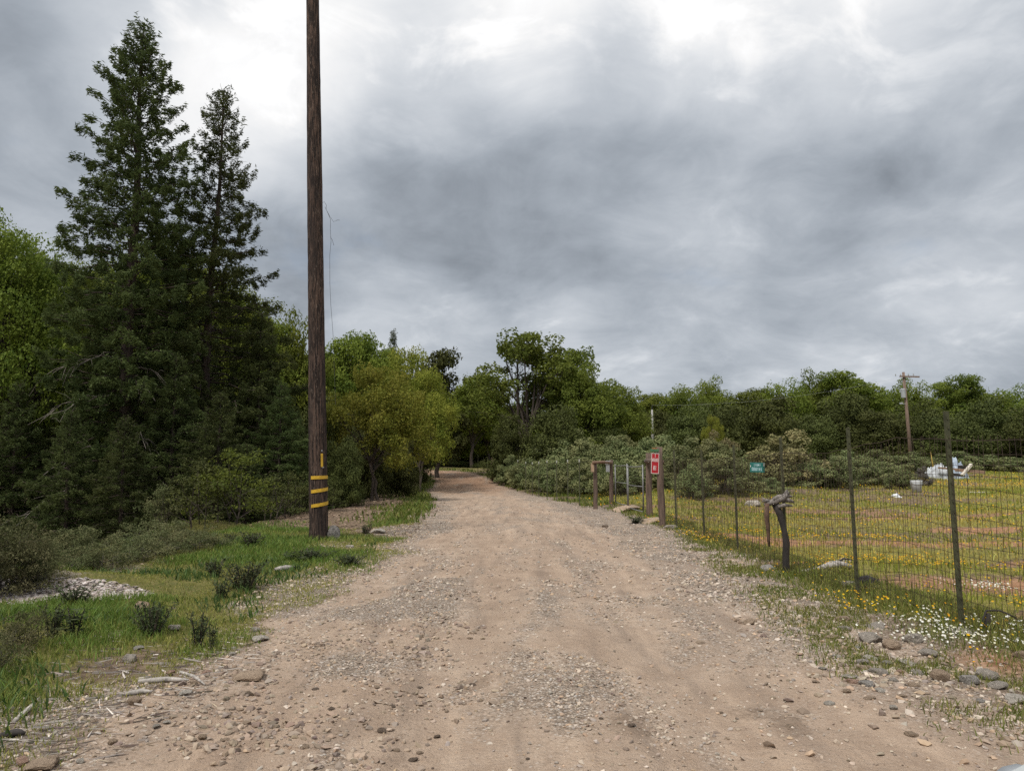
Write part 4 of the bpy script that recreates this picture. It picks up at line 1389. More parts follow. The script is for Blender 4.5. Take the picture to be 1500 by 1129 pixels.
def strokes(name, rows, parent, mt, yoff=-0.009):
    """the sign's lettering: upright strokes, bars and bowls as they show"""
    m = MB()
    for (x0, x1, z0, z1, pat) in rows:
        n = len(pat)
        cw = (x1 - x0) / n
        for i, ch in enumerate(pat):
            xa = x0 + i * cw
            w = cw * 0.78
            t = min(0.012, cw * 0.24)
            h = z1 - z0
            zc = (z0 + z1) / 2
            if ch in 'NHDOUMW':
                m.box((xa + t / 2, yoff, zc), (t, 0.003, h))
                m.box((xa + w - t / 2, yoff, zc), (t, 0.003, h))
            if ch in 'DO':
                m.box((xa + w / 2, yoff, z1 - t / 2), (w - 2 * t - .001, 0.003, t))
            if ch in 'DOUW':
                m.box((xa + w / 2, yoff, z0 + t / 2), (w - 2 * t - .001, 0.003, t))
            if ch == 'H':
                m.box((xa + w / 2, yoff, zc), (w - 2 * t - .001, 0.003, t))
            if ch == 'N':
                m.box((xa + w / 2, yoff - 0.0032, zc), (t, 0.003, h * 0.95), np.array([[math.cos(.35), 0, math.sin(.35)], [0, 1, 0], [-math.sin(.35), 0, math.cos(.35)]]))
            if ch in 'MW':
                m.box((xa + w / 2, yoff, zc), (t, 0.003, h * 0.7))
            if ch in 'IL':
                m.box((xa + w / 2, yoff, zc), (t, 0.003, h))
            if ch == 'L':
                m.box((xa + w * 0.75, yoff, z0 + t / 2), (w * 0.35, 0.003, t))
    return m.obj(name, mt, parent)


strokes('lettering', [(-0.082, 0.088, 0.045, 0.135, 'NOUD'), (-0.045, 0.05, -0.185, -0.06, 'NI')], rs, M_SIGNW)
MB().box((-0.002, -0.0085, 0.21), (0.010, 0.003, 0.10)).obj('mark', M_SIGNW, rs)
gxs, _, gzs = at_y(960.5, 659.5, dS)
gs = thing('green_sign', 'small green strip sign above the red sign', 'sign', (gxs, dS + 0.02, gzs), (0, 0, R(8)))
MB().box((0, 0, 0), (0.29, 0.012, 0.075)).obj('panel', plain('green_strip', (0.06, 0.16, 0.075), 0.6, 0, 0.3, 25), gs, bevel=0.003)
MB().box((-0.03, 0, 0.052), (0.15, 0.010, 0.022)).obj('orange_edge', plain('orange_edge', (0.38, 0.14, 0.05), 0.6, 0, 0.3, 25), gs)

u = (1115.5 - CX) / FPX
fy0 = None
for q in np.arange(10, 16, 0.01):
    fx0 = np.interp(q, line[:, 1], line[:, 0])
    if abs(fx0 - u * q * 0.9985) < 0.02:
        fy0 = q
        break
fy0 = fy0 or 13.0
sgx, _, sgz = at_y(1115.5, 684.5, fy0)
g2 = thing('green_sign', 'small teal green sign with pale lettering hung on the wire fence', 'sign', (sgx - 0.07, fy0, sgz), (0, R(2), R(-32)))
MB().box((0, 0, 0), (0.245, 0.008, 0.165)).obj('panel', M_GREEN, g2, bevel=0.004)
strokes('lettering', [(-0.06, 0.06, 0.022, 0.060, 'LIUNI'), (-0.09, 0.085, -0.055, 0.0, 'DOUIHL')], g2, M_SIGNB, -0.006)
MB().box((0.112, -0.0062, 0.05), (0.012, 0.004, 0.05)).box((-0.112, -0.0062, 0.02), (0.010, 0.004, 0.03)).obj('tie', M_SIGNW, g2)

# ------------------------------------------------------------------ stones one can point at
def rock_mesh(seed, flat=0.6, rough=0.25):
    import bmesh
    bm = bmesh.new()
    bmesh.ops.create_icosphere(bm, subdivisions=3, radius=1.0)
    V = np.array([v.co[:] for v in bm.verts])
    g = np.random.default_rng(seed)
    # cut by random planes for facets, then roughen
    for _ in range(11):
        n = unit(g.normal(size=3))
        dcut = g.uniform(0.55, 0.9)
        s_ = V @ n - dcut
        V = V - np.where(s_ > 0, s_ * 0.88, 0)[:, None] * n
    off = fbm(V[:, 0] * 2 + seed, V[:, 1] * 2 + V[:, 2] * 1.7, 1.0, 3, seed) - 0.5
    V = V * (1 + rough * off)[:, None]
    V[:, 2] *= flat
    F = np.array([[v.index for v in f.verts] for f in bm.faces])
    bm.free()
    V = V / (np.abs(V[:, 0]).max())
    return V, F


def rock_mat(name, lo, hi):
    m, t, bs = mat(name)
    tc = t.new('ShaderNodeTexCoord')
    oi = t.new('ShaderNodeObjectInfo')
    P = t.vmath('ADD', tc.outputs['Object'], oi.outputs['Location'])
    n = t.noise(P, 2.2, 5.0, 0.6, 0.6)
    n2 = t.noise(P, 14.0, 4.0, 0.65)
    c = t.mix(t.step(n, 0.3, 0.7), c4(*lo), c4(*hi))
    c = t.mix(t.step(n2, 0.5, 0.75, 0, 0.5), c, c4(*(x * 1.3 for x in hi)))
    c = t.mix(t.step(n2, 0.25, 0.42, 0.6, 0), c, c4(*(x * 0.5 for x in lo)))
    t.put(bs.inputs['Base Color'], c)
    bs.inputs['Roughness'].default_value = 0.9
    bs.inputs['Specular IOR Level'].default_value = 0.2
    b = t.new('ShaderNodeBump')
    b.inputs['Strength'].default_value = 0.8
    b.inputs['Distance'].default_value = 0.12
    t.put(b.inputs['Height'], t.math('ADD', n, t.math('MULTIPLY', n2, 0.5)))
    t.l.new(b.outputs[0], bs.inputs['Normal'])
    return m


RM = {'lichen': rock_mat('lichen_rock', (0.13, 0.12, 0.11), (0.33, 0.31, 0.29)), 'tan': rock_mat('tan_rock', (0.30, 0.22, 0.155), (0.46, 0.35, 0.255)), 'grey': rock_mat('grey_rock', (0.27, 0.24, 0.205), (0.44, 0.39, 0.335)), 'pale': rock_mat('pale_rock', (0.38, 0.34, 0.29), (0.58, 0.53, 0.46)),
      'blue': rock_mat('bluish_rock', (0.26, 0.24, 0.215), (0.43, 0.40, 0.365)), 'dark': rock_mat('dark_clod', (0.13, 0.095, 0.072), (0.24, 0.18, 0.135)), 'black': rock_mat('black_rock', (0.030, 0.028, 0.028), (0.085, 0.078, 0.075)), 'pink': rock_mat('pinkish_rock', (0.33, 0.21, 0.155), (0.50, 0.34, 0.26))}
RMESH = []
for sd, fl in [(1, 0.55), (2, 0.45), (3, 0.62), (4, 0.38), (5, 0.7), (6, 0.5)]:
    V, F = rock_mesh(sd, fl)
    RMESH.append(make_mesh('rock', V, [F], RM['tan'], None, False))
rk = random.Random(9)


def rock(px, py, wpx, colr, label, group=None, k=None, flat=1.0, name='rock', cat='rock', sink=0.3):
    x, y, z = ground_px(px, py)
    d = math.hypot(y, 0)
    r = wpx / FPX * d / 2
    k = rk.randrange(6) if k is None else k
    o = link(name, RMESH[k], None, (x, y, z + r * 0.45 * flat * (1 - 2 * sink) + 0.004), (rk.uniform(-.12, .12), rk.uniform(-.12, .12), rk.uniform(-.6, .6)), (r, r * rk.uniform(0.75, 1.05), r * flat * rk.uniform(0.85, 1.1)))
    o.material_slots[0].link = 'OBJECT'
    o.material_slots[0].material = RM[colr]
    return tag(o, label, cat, group)


rock(368, 994, 54, 'tan', 'largest flat tan boulder half buried at the left road edge', k=1, flat=0.85, sink=0.42)
rock(209, 893, 27, 'tan', 'tan boulder at the right end of the wood chip heap', k=2, flat=1.1)
rock(255, 922, 19, 'pale', 'pale rock beside the dark rounded weed on the left verge', k=0)
rock(191, 968, 23, 'grey', 'rounded grey-green rock on the left verge above the twigs', k=2)
rock(374, 924, 16, 'grey', 'grey rock left of the road, rear one of two by the grass corner', k=0)
rock(380, 938, 27, 'pale', 'flat pale rock left of the road, front one of two by the grass corner', k=3)
rock(64, 1127, 52, 'tan', 'broad tan rock at the bottom photo edge near the left corner', k=1)
rock(33, 1121, 22, 'pink', 'orange-tan rock left of the broad one at the bottom left corner', k=4)
rock(489, 790, 20, 'lichen', 'upright lichen-grey rock against the right side of the utility pole', k=4, flat=2.1)
rock(512, 802, 13, 'pale', 'small white rock in the grass right of the pole foot', k=0)
rock(553, 780, 24, 'pale', 'flat pale stone at the gravel edge right of the utility pole', k=3)
rock(1126, 836, 24, 'blue', 'grey boulder left of the leaning stump at the fence', k=2, flat=1.1)
rock(1273, 856, 31, 'black', 'black boulder behind the second nearest fence post', k=2, flat=1.25)
rock(1243, 858, 25, 'grey', 'low dark grey stone left of the black boulder at the fence', k=3)
rock(1239, 823, 19, 'pale', 'flat pale stone in the meadow behind the fence log', k=3)
rock(915, 748, 46, 'tan', 'wide flat pale stone under the middle of the gate', k=3, flat=0.6)
rock(954, 765, 40, 'tan', 'wide flat pale stone at the foot of the near gate posts', k=3, flat=0.55)
rock(982, 774, 22, 'grey', 'grey stone at the foot of the right wooden gate post', k=0, flat=0.8)
rock(886, 772, 10, 'dark', 'small dark stone in the grass between road and gate', k=0)
rock(1102, 741, 24, 'pale', 'pale boulder in the meadow left of the leaning stump', k=0)
rock(1307, 949, 29, 'tan', 'rounded tan stone, largest near the white flowers on the right verge', k=2, flat=1.2)
rock(1274, 939, 38, 'grey', 'long grey slab left of the rounded tan stone', k=3, flat=1.2)
rock(1337, 940, 33, 'grey', 'dark grey stone at the edge of the white flowers', k=0)
rock(1377, 996, 28, 'tan', 'chunky tan stone in the middle of the right verge stones', k=4, flat=1.0)
rock(1446, 994, 36, 'grey', 'largest grey-tan stone near the right photo edge', k=2, flat=1.2)
rock(1419, 1000, 27, 'blue', 'bluish grey stone left of the largest one near the right edge', k=0, flat=1.1)
rock(1464, 1008, 33, 'grey', 'brown-grey flat stone in front of the largest one near the right edge', k=1)
rock(1488, 1028, 35, 'pale', 'pale flat slab at the right photo edge', k=3)
rock(1494, 962, 24, 'tan', 'tan stone cut by the right photo edge below the flowers', k=0)
rock(1438, 1029, 15, 'blue', 'small bluish pebble right of the red earth patch', k=2)
rock(1100, 914, 24, 'tan', 'tan flat stone alone in the gravel right of the road', k=1)
SG_ = 'loose stones scattered over the right verge'
for px, py, w, c in [(1229, 889, 13, 'pale'), (1233, 908, 23, 'tan'), (1236, 922, 20, 'grey'), (1284, 918, 28, 'grey'), (1219, 934, 22, 'tan'), (1256, 949, 11, 'blue'), (1276, 965, 21, 'pale'), (1263, 972, 19, 'grey'), (1266, 980, 23, 'tan'),
                     (1300, 973, 15, 'blue'), (1330, 972, 23, 'pale'), (1286, 986, 27, 'grey'), (1316, 985, 15, 'pink'), (1246, 993, 23, 'pale'), (1249, 1000, 19, 'pink'), (1269, 1003, 21, 'blue'), (1308, 997, 15, 'grey'), (1346, 986, 20, 'grey'),
                     (1464, 1034, 18, 'tan'), (1475, 973, 10, 'pink'), (1338, 1005, 19, 'tan'), (1273, 1024, 19, 'tan'), (1215, 1031, 16, 'pale'), (1308, 1038, 13, 'pale'), (1335, 1078, 19, 'tan'), (1360, 959, 26, 'grey'), (1196, 1000, 12, 'tan'), (1225, 962, 14, 'pale'), (1240, 1015, 13, 'tan'), (1290, 1012, 16, 'pale'), (1322, 1020, 14, 'tan'), (1205, 980, 12, 'grey')]:
    rock(px, py, w * 1.05, c, 'loose stone among the scatter on the grassy right verge', SG_, flat=0.75, sink=0.42)
LG_ = 'loose stones scattered along the left road edge'
for px, py, w, c in [(270, 1018, 20, 'pale'), (197, 1032, 22, 'tan'), (250, 986, 13, 'pink'), (301, 987, 15, 'pink'), (283, 1002, 13, 'tan'), (202, 951, 16, 'blue'), (138, 1058, 12, 'tan'), (165, 1090, 14, 'tan'), (245, 1060, 12, 'pale'), (118, 1117, 14, 'pale'), (415, 836, 9, 'pale'), (296, 1084, 12, 'tan'), (340, 960, 10, 'pale'), (253, 893, 10, 'tan'), (228, 1065, 11, 'grey')]:
    rock(px, py, w, c, 'loose stone along the stony left edge of the road', LG_)
RG_ = 'dark stones and clods lying on the road'
for px, py, w in [(463, 1010, 14), (331, 1086, 18), (447, 1095, 17), (605, 1115, 18), (560, 1072, 17), (688, 935, 10), (773, 962, 10), (773, 1113, 8), (693, 1004, 13), (880, 1054, 9), (925, 1064, 16), (1055, 1044, 10), (1157, 1064, 15), (552, 1007, 12), (615, 1008, 11), (610, 960, 9), (485, 1040, 11), (535, 1062, 10), (580, 1100, 13), (640, 1080, 12), (615, 1103, 12), (347, 1100, 12), (365, 1075, 10), (505, 1013, 10), (575, 1035, 11), (902, 816, 8), (1115, 1042, 9), (680, 1032, 9)]:
    rock(px, py, w * 0.9, 'dark' if rk.random() < 0.45 else 'tan', 'small dark stone lying loose on the dirt road', RG_, sink=0.4, flat=0.6)
PF_ = 'pale footings at the fence posts'
for (x, y), lab, w in zip(fp[:4], ('rubble around the foot of the nearest fence post', 'pale footing at the second fence post, by the black boulder', 'pale footing below the leaning stump', 'pale footing at the fourth fence post, left of the leaning stump'), (0.17, 0.17, 0.15, 0.17)):
    o = link('footing', RMESH[1], None, (x - 0.02, y - 0.02, hz(x, y) - 0.01), (0, 0, rk.uniform(0, 3)), (w * 1.25, w, w * 0.36))
    o.material_slots[0].link = 'OBJECT'
    o.material_slots[0].material = RM['pale']
    tag(o, lab, 'footing')

# ------------------------------------------------------------------ driftwood, debris, bucket, car
M_DRIFTD = plain('dark_driftwood', (0.17, 0.15, 0.135), 0.85, 0, 0.55, 22, 0.01)
M_DRIFT = plain('weathered_wood', (0.34, 0.31, 0.28), 0.85, 0, 0.35, 14, 0.01, (1, 1, 0.4))
M_DARKWOOD = plain('dark_wet_wood', (0.030, 0.025, 0.022), 0.85, 0, 0.35, 12, 0.01, (1, 1, 0.3))
M_STRAP = plain('brown_strap', (0.095, 0.055, 0.036), 0.85, 0, 0.3, 12)
x3, y3 = fp[2]
z3 = hz(x3, y3)
st = thing('leaning_stump', 'dark leaning stump with a crown of grey driftwood against the fence', 'stump', (x3 - 0.05, y3 - 0.10, z3))
MB().tube([(0.02, 0, -0.2), (0.0, 0, 0.15), (0.02, 0, 0.45), (0.00, 0, 0.62), (-0.06, 0, 0.88), (-0.13, 0.01, 1.06)], [0.056, 0.05, 0.054, 0.042, 0.050, 0.060], 9).obj('trunk', M_DARKWOOD, st, True)
MB().tube([(-0.30, -0.02, 1.02), (-0.16, -0.03, 1.07), (0.0, -0.02, 1.13), (0.08, 0, 1.22)], [0.025, 0.046, 0.052, 0.025], 8).obj('driftwood_head', M_DRIFTD, st, True)
m = MB()
for a_, b_, r_ in (((-0.18, 0, 1.06), (-0.33, -0.03, 1.08), 0.035), ((-0.28, -0.03, 1.06), (-0.33, -0.02, 1.13), 0.022), ((-0.02, 0, 1.10), (0.16, -0.02, 1.06), 0.045), ((0.0, 0, 1.13), (0.15, 0.02, 1.15), 0.034), ((-0.1, -0.04, 1.0), (0.12, -0.05, 1.01), 0.036), ((-0.16, -0.03, 1.10), (0.02, -0.03, 1.17), 0.040), ((0.03, 0.0, 1.14), (0.07, 0, 1.25), 0.034)):
    m.tube([a_, tuple((np.array(a_) + np.array(b_)) / 2 + np.array([0, 0, 0.015])), b_], [r_, r_ * 0.9, r_ * 0.4], 6)
m.obj('driftwood_knots', M_DRIFTD, st, True)
m = MB()
for dx in (0,):
    P = np.array([(-0.27, -0.05, 1.05), (-0.285, -0.055, 0.85), (-0.27, -0.05, 0.66), (-0.265, -0.045, 0.5), (-0.26, -0.045, 0.40)])
    m.tube(P, [0.036, 0.042, 0.034, 0.026, 0.010], 5)
m.obj('strap', M_STRAP, st, True)
lx0 = ground_px(1168, 839)
lx1 = ground_px(1246, 833)
L0, L1 = np.array(lx0), np.array(lx1)
lg = MB()
tt = np.linspace(0, 1, 9)[:, None]
P = L0 + (L1 - L0) * tt
P[:, 2] += np.array([0.0, 0.01, 0.02, 0.025, 0.055, 0.075, 0.085, 0.06, 0.03])
lo = thing('fallen_log', 'grey fallen log lying along the fence behind the leaning stump', 'log')
lg.tube(P, [0.025, 0.035, 0.035, 0.035, 0.05, 0.065, 0.06, 0.055, 0.035], 8).obj('trunk', M_DRIFT, lo, True)
MB().tube([P[6] + (0, 0, 0.02), P[6] + (0.12, 0.05, 0.08), P[6] + (0.3, 0.12, 0.05)], [0.02, 0.015, 0.006], 5).obj('branch_stub', M_DARKWOOD, lo, True)
# bent branch standing in the flowers behind the nearest post
q = ground_px(1447, 922)
bb = thing('bent_branch', 'thin dark branch arched over the flowers behind the nearest fence post', 'branch', q)
MB().tube([(-0.03, 0, -0.05), (-0.04, 0, 0.09), (0.0, 0.0, 0.175), (0.14, 0.02, 0.17), (0.28, 0.04, 0.11), (0.40, 0.05, 0.02), (0.46, 0.05, -0.05)], [0.012, 0.011, 0.010, 0.009, 0.008, 0.007, 0.005], 5).obj('branch', M_DARKWOOD, bb, True)
MB().tube([(-0.02, 0, -0.05), (0.0, 0, 0.06), (0.02, 0, 0.15)], [0.024, 0.028, 0.016], 6).obj('stub', M_DARKWOOD, bb, True)
q = ground_px(1262, 870)
tag(MB().tube([(0.02, 0, 0.0), (0.0, 0, 0.06), (-0.025, 0, 0.10)], [0.008, 0.007, 0.005], 5).obj('twig', M_DARKWOOD, None, True, loc=q), 'short dark twig standing by the second nearest fence post', 'twig')
# wood on the left verge
for i, (a_, b_, r_, lab) in enumerate([((203, 1001), (276, 999), 0.020, 'pale grey stick lying across the left road edge, longest'), ((183, 1020), (222, 1016), 0.018, 'short pale stick left of the longest one at the road edge'), ((403, 838), (433, 834), 0.045, 'grey driftwood piece in the grass below the pole'),
                                     ((0, 1083), (36, 1078), 0.022, 'dark stick in the twig litter at the left edge'), ((20, 1060), (58, 1024), 0.016, 'thin bleached stick slanting in the left twig litter'), ((262, 985), (300, 1004), 0.012, 'thin pale twig between stones at the left road edge')]):
    A_ = np.array(ground_px(*a_))
    B_ = np.array(ground_px(*b_))
    M_ = (A_ + B_) / 2 + np.array([0.01, 0.02, 0.0])
    A_[2] += r_ * 0.8
    B_[2] += r_ * 0.8
    M_[2] = max(hz(M_[0], M_[1]) + r_, (A_[2] + B_[2]) / 2)
    tag(MB().tube([A_, A_ * .6 + M_ * .4, M_, M_ * .5 + B_ * .5, B_], [r_ * .8, r_, r_ * 1.05, r_ * .8, r_ * .4], 6).obj('stick', M_DRIFT if i != 3 else M_DARKWOOD, None, True), lab, 'stick')
# white bucket, crumpled bag, tarp and boards
M_BUCKET = plain('white_plastic', (0.62, 0.64, 0.66), 0.45, 0, 0.05, 4)
by_ = 39.5
bxx = at_y(1342.5, 715, by_)[0]
bk = thing('bucket', 'white plastic bucket at the foot of the scrub, below the distant pole', 'bucket', (bxx, by_, hz(bxx, by_)))
bh = at_y(1342, 703.5, by_)[2] - hz(bxx, by_)
ring = np.arange(20) / 20 * 2 * math.pi
V = []
for r_, z_ in ((0.0, 0.0), (0.22, 0.0), (0.285, bh), (0.30, bh), (0.30, bh - 0.03), (0.265, bh - 0.005), (0.20, 0.02), (0.0, 0.02)):
    V.append(np.stack([r_ * np.cos(ring), r_ * np.sin(ring), np.full(20, z_)], 1))
i_ = np.array([0, 1, 2, 4, 5, 6])[:, None] * 20
V = np.vstack(V)
order = [(0, 1), (1, 4), (4, 3), (3, 2), (2, 5), (5, 6), (6, 7)]
F = []
for a_, b_ in order:
    for j in range(20):
        F.append([a_ * 20 + j, a_ * 20 + (j + 1) % 20, b_ * 20 + (j + 1) % 20, b_ * 20 + j])
link('body', make_mesh('body', V, [np.array(F)], M_BUCKET, None, True), bk)
hp = [(0.3 * math.cos(a), 0.3 * math.sin(a) - 0.02, bh - 0.1 - 0.1 * math.sin(a - math.pi)) for a in np.linspace(math.pi, 2 * math.pi, 12)]
MB().tube(hp, 0.008, 5).obj('handle', M_STEEL, bk, True)


def crumple(name, px0, px1, top, y, base_z, depth, seed, mt, parent=None):
    """a heaped sheet: rumpled shell closed at the ground"""
    x0 = at_y(px0, 690, y)[0]
    x1 = at_y(px1, 690, y)[0]
    n, k = 34, 20
    u_ = np.linspace(-1, 1, n)
    v_ = np.linspace(-1, 1, k)
    U, W = np.meshgrid(u_, v_)
    h = top * np.clip(1 - np.abs(U) ** 2.6, 0, 1) ** 0.6 * np.clip(1 - np.abs(W) ** 2.2, 0, 1) ** 0.6
    X = (x0 + x1) / 2 + U * (x1 - x0) / 2
    Y = y + W * depth / 2
    nz = fbm(X * 1.0 + seed, Y * 1.0, 0.5, 4, seed) - 0.5
    nf = np.abs(fbm(X * 1.0 + seed, Y * 1.6, 0.28, 3, seed + 9) - 0.5)
    Zc = base_z - 0.05 + np.clip(h * (1 + 1.5 * nz - 1.1 * nf), 0, None)
    Y = Y + (fbm(X + 5, Zc + seed, 0.4, 3, seed + 4) - 0.5) * 0.4
    V = np.stack([X, Y, Zc], -1).reshape(-1, 3)
    ii_ = np.arange(k - 1)[:, None] * n + np.arange(n - 1)[None, :]
    F = np.stack([ii_, ii_ + 1, ii_ + 1 + n, ii_ + n], -1).reshape(-1, 4)
    o = link(name, make_mesh(name, V, [F], mt, None, False), parent)
    sd = o.modifiers.new('thick', 'SOLIDIFY')
    sd.thickness = 0.01
    return o


M_TARP = plain('white_tarp', (0.44, 0.46, 0.48), 0.55, 0, 0.24, 3)
M_TARPB = plain('blue_grey_tarp', (0.34, 0.40, 0.48), 0.5, 0, 0.2, 2)
yd = 54.0
zd = hz(at_y(1385, 690, yd)[0], yd)
tag(crumple('tarp', 1357, 1392, at_y(1375, 679, yd)[2] - zd, yd, zd, 2.0, 3, M_TARP), 'rumpled white tarp at the left end of the debris pile in the meadow', 'tarp')
tag(crumple('tarp', 1386, 1412, at_y(1395, 674, yd + 0.8)[2] - zd, yd + 1.0, zd, 1.6, 8, M_TARPB), 'blue-grey tarp bulging behind the boards of the debris pile', 'tarp')
bg_x, bg_y, bg_z = ground_px(1310, 727)
tag(crumple('plastic_bag', 1306, 1316, 0.20, bg_y, bg_z, 0.5, 5, M_BUCKET), 'crumpled white bag below the scrub left of the bucket', 'bag')
M_BOARD = plain('brown_board', (0.26, 0.17, 0.115), 0.8, 0, 0.3, 3, 0, (0.2, 1, 1))
M_BOARDW = plain('pale_board', (0.58, 0.53, 0.46), 0.75, 0, 0.15, 3)
for a_, b_, yb, t_, mt, lab in [((1375, 685), (1442, 690.5), yd - 1.2, 0.12, M_BOARD, 'long brown board sloping down to the right across the debris pile'), ((1400, 689), (1442, 693), yd - 1.35, 0.11, M_BOARD, 'dark brown board below the long one on the debris pile'),
                                ((1409, 696), (1423, 680), yd - 1.5, 0.16, M_BOARDW, 'pale board propped up steeply on the debris pile'), ((1392, 694), (1412, 696.5), yd - 1.5, 0.16, M_DARKWOOD, 'dark timber at the bottom of the debris pile'), ((1405, 683), (1419, 685), yd + .2, 0.14, M_DARKWOOD, 'dark short timber right of the blue-grey tarp')]:
    A_ = np.array(at_y(a_[0], a_[1], yb))
    B_ = np.array(at_y(b_[0], b_[1], yb + 0.3))
    dlt = B_ - A_
    Lb = np.linalg.norm(dlt)
    o = MB().box((0, 0, 0), (Lb, 0.2, t_)).obj('board', mt, None, bevel=0.01)
    o.location = (A_ + B_) / 2
    o.rotation_euler = (0, -math.asin(dlt[2] / Lb), math.atan2(dlt[1], dlt[0]))
    tag(o, lab, 'board')
A_ = np.array(at_y(1363, 662, 57))
gx_ = at_y(1369, 690, 57)[0]
tag(MB().tube([(gx_, 57, hz(gx_, 57) - .1), tuple((A_ + np.array([gx_, 57, hz(gx_, 57)])) / 2), tuple(A_)], [0.05, 0.045, 0.03], 6).obj('stake', plain('yellow_stake', (0.36, 0.25, 0.05), 0.7, 0, 0.2, 6), None, True), 'thin yellowish stake leaning behind the white tarp', 'stake')
for px, py, L_, lab in [(1435, 722, 26, 'pale plank lying flat in the meadow behind the nearest post'), (1480, 690, 40, 'pale plank lying at the far edge of the meadow, right')]:
    x, y, z = ground_px(px, py)
    tag(MB().box((0, 0, 0.03), (L_ / FPX * y, 0.22, 0.06)).obj('plank', M_BOARDW, None, loc=(x, y, z), rot=(0, 0, 0.05), bevel=0.008), lab, 'board')

# the white car whose rounded front corner shows at the bottom right
M_CAR = plain('white_car_paint', (0.62, 0.655, 0.67), 0.28, 0, 0.02, 2)
M_GLASS = plain('car_glass', (0.02, 0.025, 0.03), 0.08, 0, 0.05, 2)
M_TYRE = plain('tyre_rubber', (0.02, 0.02, 0.02), 0.9, 0, 0.2, 20)
cq = px_dir(1491, 1115)
tz = (0.92 - EYE) / cq[2]
cxn, cyn = cq[0] * tz, cq[1] * tz
car = thing('parked_car', 'white car, only its rounded front corner showing at the bottom right', 'car', (cxn + 0.745, cyn - 1.90, 0.04))


def loft(sections, n, mt, name, parent):
    """rounded-rectangle sections along the car's length"""
    rings = []
    for (yy, hw, z0, z1, rd) in sections:
        a = np.arange(n) / n * 2 * math.pi
        e = 0.42
        X = hw * np.sign(np.cos(a)) * np.abs(np.cos(a)) ** e
        Z = (z0 + z1) / 2 + (z1 - z0) / 2 * np.sign(np.sin(a)) * np.abs(np.sin(a)) ** e
        rings.append(np.stack([X, np.full(n, yy), Z], 1))
    V = np.vstack(rings)
    k = len(rings)
    i_ = np.arange(k - 1)[:, None] * n
    j_ = np.arange(n)[None, :]
    q_ = (j_ + 1) % n
    F = np.stack([i_ + j_, i_ + n + j_, i_ + n + q_, i_ + q_], -1).reshape(-1, 4)
    o = link(name, make_mesh(name, V, [F, np.arange(n)[None, :], (np.arange(n)[::-1] + (k - 1) * n)[None, :]], mt, None, True), parent)
    return o


loft([(-2.3, 0.55, 0.45, 0.80, 0), (-2.24, 0.75, 0.36, 0.95, 0), (-2.0, 0.87, 0.28, 1.02, 0), (-1.0, 0.90, 0.25, 1.02, 0), (0.6, 0.90, 0.25, 1.00, 0), (1.2, 0.895, 0.25, 0.98, 0), (1.7, 0.87, 0.27, 0.95, 0), (1.95, 0.80, 0.30, 0.90, 0), (2.1, 0.68, 0.33, 0.84, 0), (2.2, 0.50, 0.38, 0.76, 0), (2.24, 0.3, 0.45, 0.68, 0)], 40, M_CAR, 'body', car)
loft([(-1.95, 0.62, 0.95, 1.10, 0), (-1.75, 0.70, 0.95, 1.40, 0), (-1.2, 0.72, 0.95, 1.50, 0), (-0.3, 0.72, 0.95, 1.49, 0), (0.35, 0.69, 0.95, 1.35, 0), (0.95, 0.66, 0.92, 1.02, 0)], 32, M_GLASS, 'cabin_glass', car)
loft([(-1.7, 0.64, 1.38, 1.47, 0), (-1.2, 0.66, 1.44, 1.53, 0), (-0.3, 0.66, 1.43, 1.52, 0), (0.15, 0.62, 1.38, 1.46, 0)], 24, M_CAR, 'roof', car)
for sx_, sy_ in ((-1, 1.35), (1, 1.35), (-1, -1.35), (1, -1.35)):
    wl = MB().tube([(-0.11, 0, 0), (-0.09, 0, 0), (0.09, 0, 0), (0.11, 0, 0)], [0.28, 0.32, 0.32, 0.28], 24).obj('wheel', M_TYRE, car, True, loc=(sx_ * 0.80, sy_, 0.32))
    MB().tube([(sx_ * 0.085, 0, 0), (sx_ * 0.118, 0, 0)], [0.2, 0.17], 16).obj('rim', M_STEEL, wl)
for sx_ in (-1, 1):
    MB().tube([(sx_ * 0.60, 2.02, 0.70), (sx_ * 0.60, 2.13, 0.70)], [0.11, 0.09], 16).obj('headlight', M_GREY, car, True)

# ------------------------------------------------------------------ gravel, grass, flowers, twigs: stuff nobody could count
def scatter(n, x0, x1, y0, y1, seed, far=None):
    """points thrown over the ground, denser near the eye (per square metre about 1/distance)"""
    g = np.random.default_rng(seed)
    a, b = math.log(y0), math.log(y1)
    y = np.exp(g.uniform(a, b, n))
    x = g.uniform(x0, x1, n)
    return x, y, g


